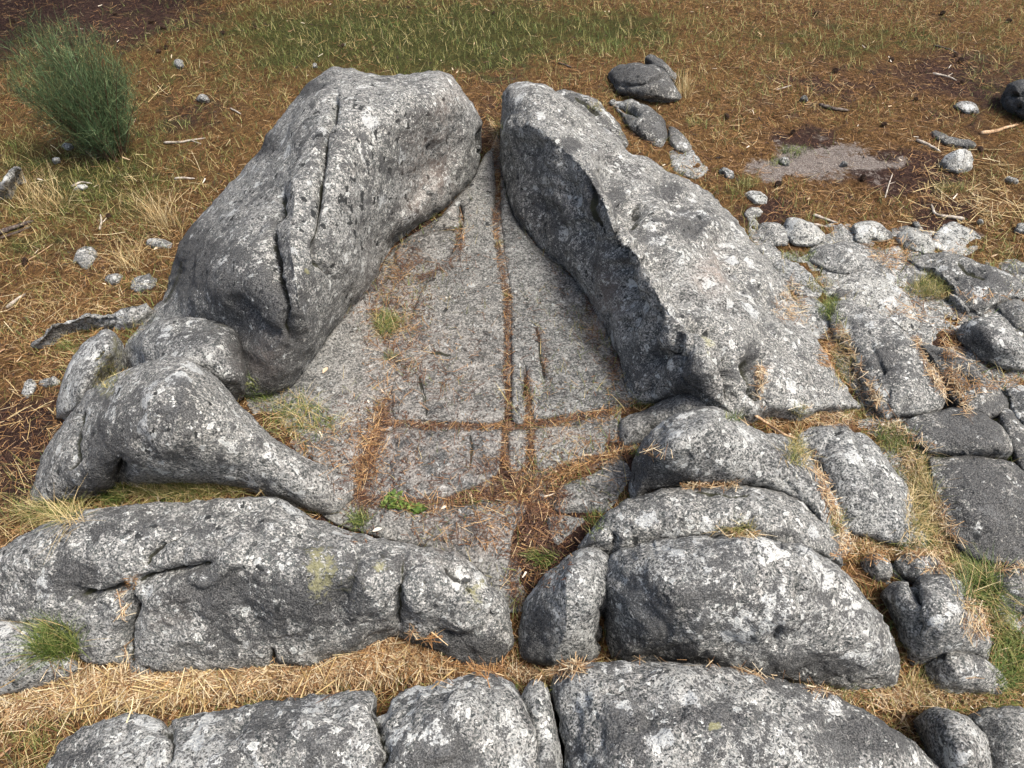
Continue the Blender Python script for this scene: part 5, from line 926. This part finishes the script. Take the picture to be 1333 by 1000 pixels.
leaf('pale leaf on the needles at the front centre of the basin', 578, 662, .022, .5, .8)
leaf('tiny tan leaf near the right end of the front groove', 724, 615, .016, 1.0, .5)
leaf('bleached leaf in the litter at the left of the lower slabs', 480, 524, .016, 2.0, .9)
leaf('small pinkish leaf in the grass at the foot of the dome left side', 205, 325, .030, .9, .7)
def pebble(label, u, v, s):
    P, N = cast([u], [v]); n, m = 7, 10; th = np.linspace(.0, math.pi, n)[:, None]; ph = np.linspace(0, 2*math.pi, m, endpoint=False)[None]
    V = np.stack([np.sin(th)*np.cos(ph)*1.1, np.sin(th)*np.sin(ph)*.85, np.cos(th)+0*ph*.7], -1).reshape(-1, 3); V = V*(1+.35*fbm(V*1.1+u, 2))[:, None]*s*[1, 1, .7]
    F = np.array([[i*m+j, i*m+(j+1) % m, (i+1)*m+(j+1) % m, (i+1)*m+j] for i in range(n-1) for j in range(m)]); me = mesh_np('pebble', V, F, LEAF, attrs={'rnd': np.full(len(V), 1.0)}); tag(link('pebble', me, None, P[0]+[0, 0, s*.4]), label, 'pebble')
pebble('white round pebble in brown litter under the dome overhang', 529, 362, .0065)
pebble('tiny white pebble on the upper left floor slab, left of two', 581, 388, .004)
pebble('tiny white pebble on the upper left floor slab, right of two', 586, 387, .004)
pebble('small white pebble at the tip of the crossing crack by the bright green tuft', 1148, 554, .008)
pebble('tiny white pebble on dark soil below the yellow-green clump', 1206, 419, .007)
pebble('pinkish pebble near the bottom of the needle groove', 1028, 566, .005)

# ------------------------------------------------------------------ pines standing beyond the view, whose crowns shade the far corner
def pine(x, y, h, r, label, seed):
    rg = np.random.default_rng(seed); root = bpy.data.objects.new('pine_tree', None); scene.collection.objects.link(root); z0 = float(ground_z(x, y)); root.location = (x, y, z0); tag(root, label, 'tree')
    k = 12; zz = np.linspace(-.3, h, 10); V = []; F = []
    for i, q in enumerate(zz):
        rr = .17*(1-q/h*.85)*(1+.4*math.exp(-max(q, 0)*3))
        for j in range(k): V.append((rr*math.cos(j*6.283/k)+.06*math.sin(q), rr*math.sin(j*6.283/k), q))
    for i in range(9):
        for j in range(k): F.append([i*k+j, i*k+(j+1) % k, (i+1)*k+(j+1) % k, (i+1)*k+j])
    o = link('trunk', mesh_np('trunk', np.array(V), np.array(F), PINE_BARK)); o.parent = root
    B = []; nb = 34
    for b in range(nb):
        t = b/nb; zb = h*(.42+.56*t); az = b*2.4; L = r*(1.05-.75*t)*rg.uniform(.75, 1.1); n = 260; s = rg.random(n)**.7
        c = np.stack([math.cos(az)*L*s, math.sin(az)*L*s, zb+.18*L*s], -1)+rg.normal(0, .13, (n, 3))*(.35+.65*s)[:, None]
        D = unit(np.array([math.cos(az), math.sin(az), .5])+rg.normal(0, .8, (n, 3))); W = unit(np.cross(D, rg.normal(size=(n, 3)))); v, f, m = ribbons(c, D, W, rg.uniform(.12, .24, n), np.full(n, .05), 1, None, .5); B.append((v, f, m, rg.random(n)))
        c0 = np.array([[0, 0, zb]]); D0 = unit(np.array([[math.cos(az), math.sin(az), .18]])); v, f, m = ribbons(c0, D0, unit(np.cross(D0, [[0, 0, 1.]])), np.array([L]), np.array([.05]), 1, None, .3); B.append((v, f, m, np.array([0.])))
    o = strands('crown', B, BROOM); o.parent = root; tag(o, kind='stuff')
pine(-2.2, 6.35, 6.2, 1.95, 'pine tree beyond the top edge whose crown shades the upper left corner', 1)
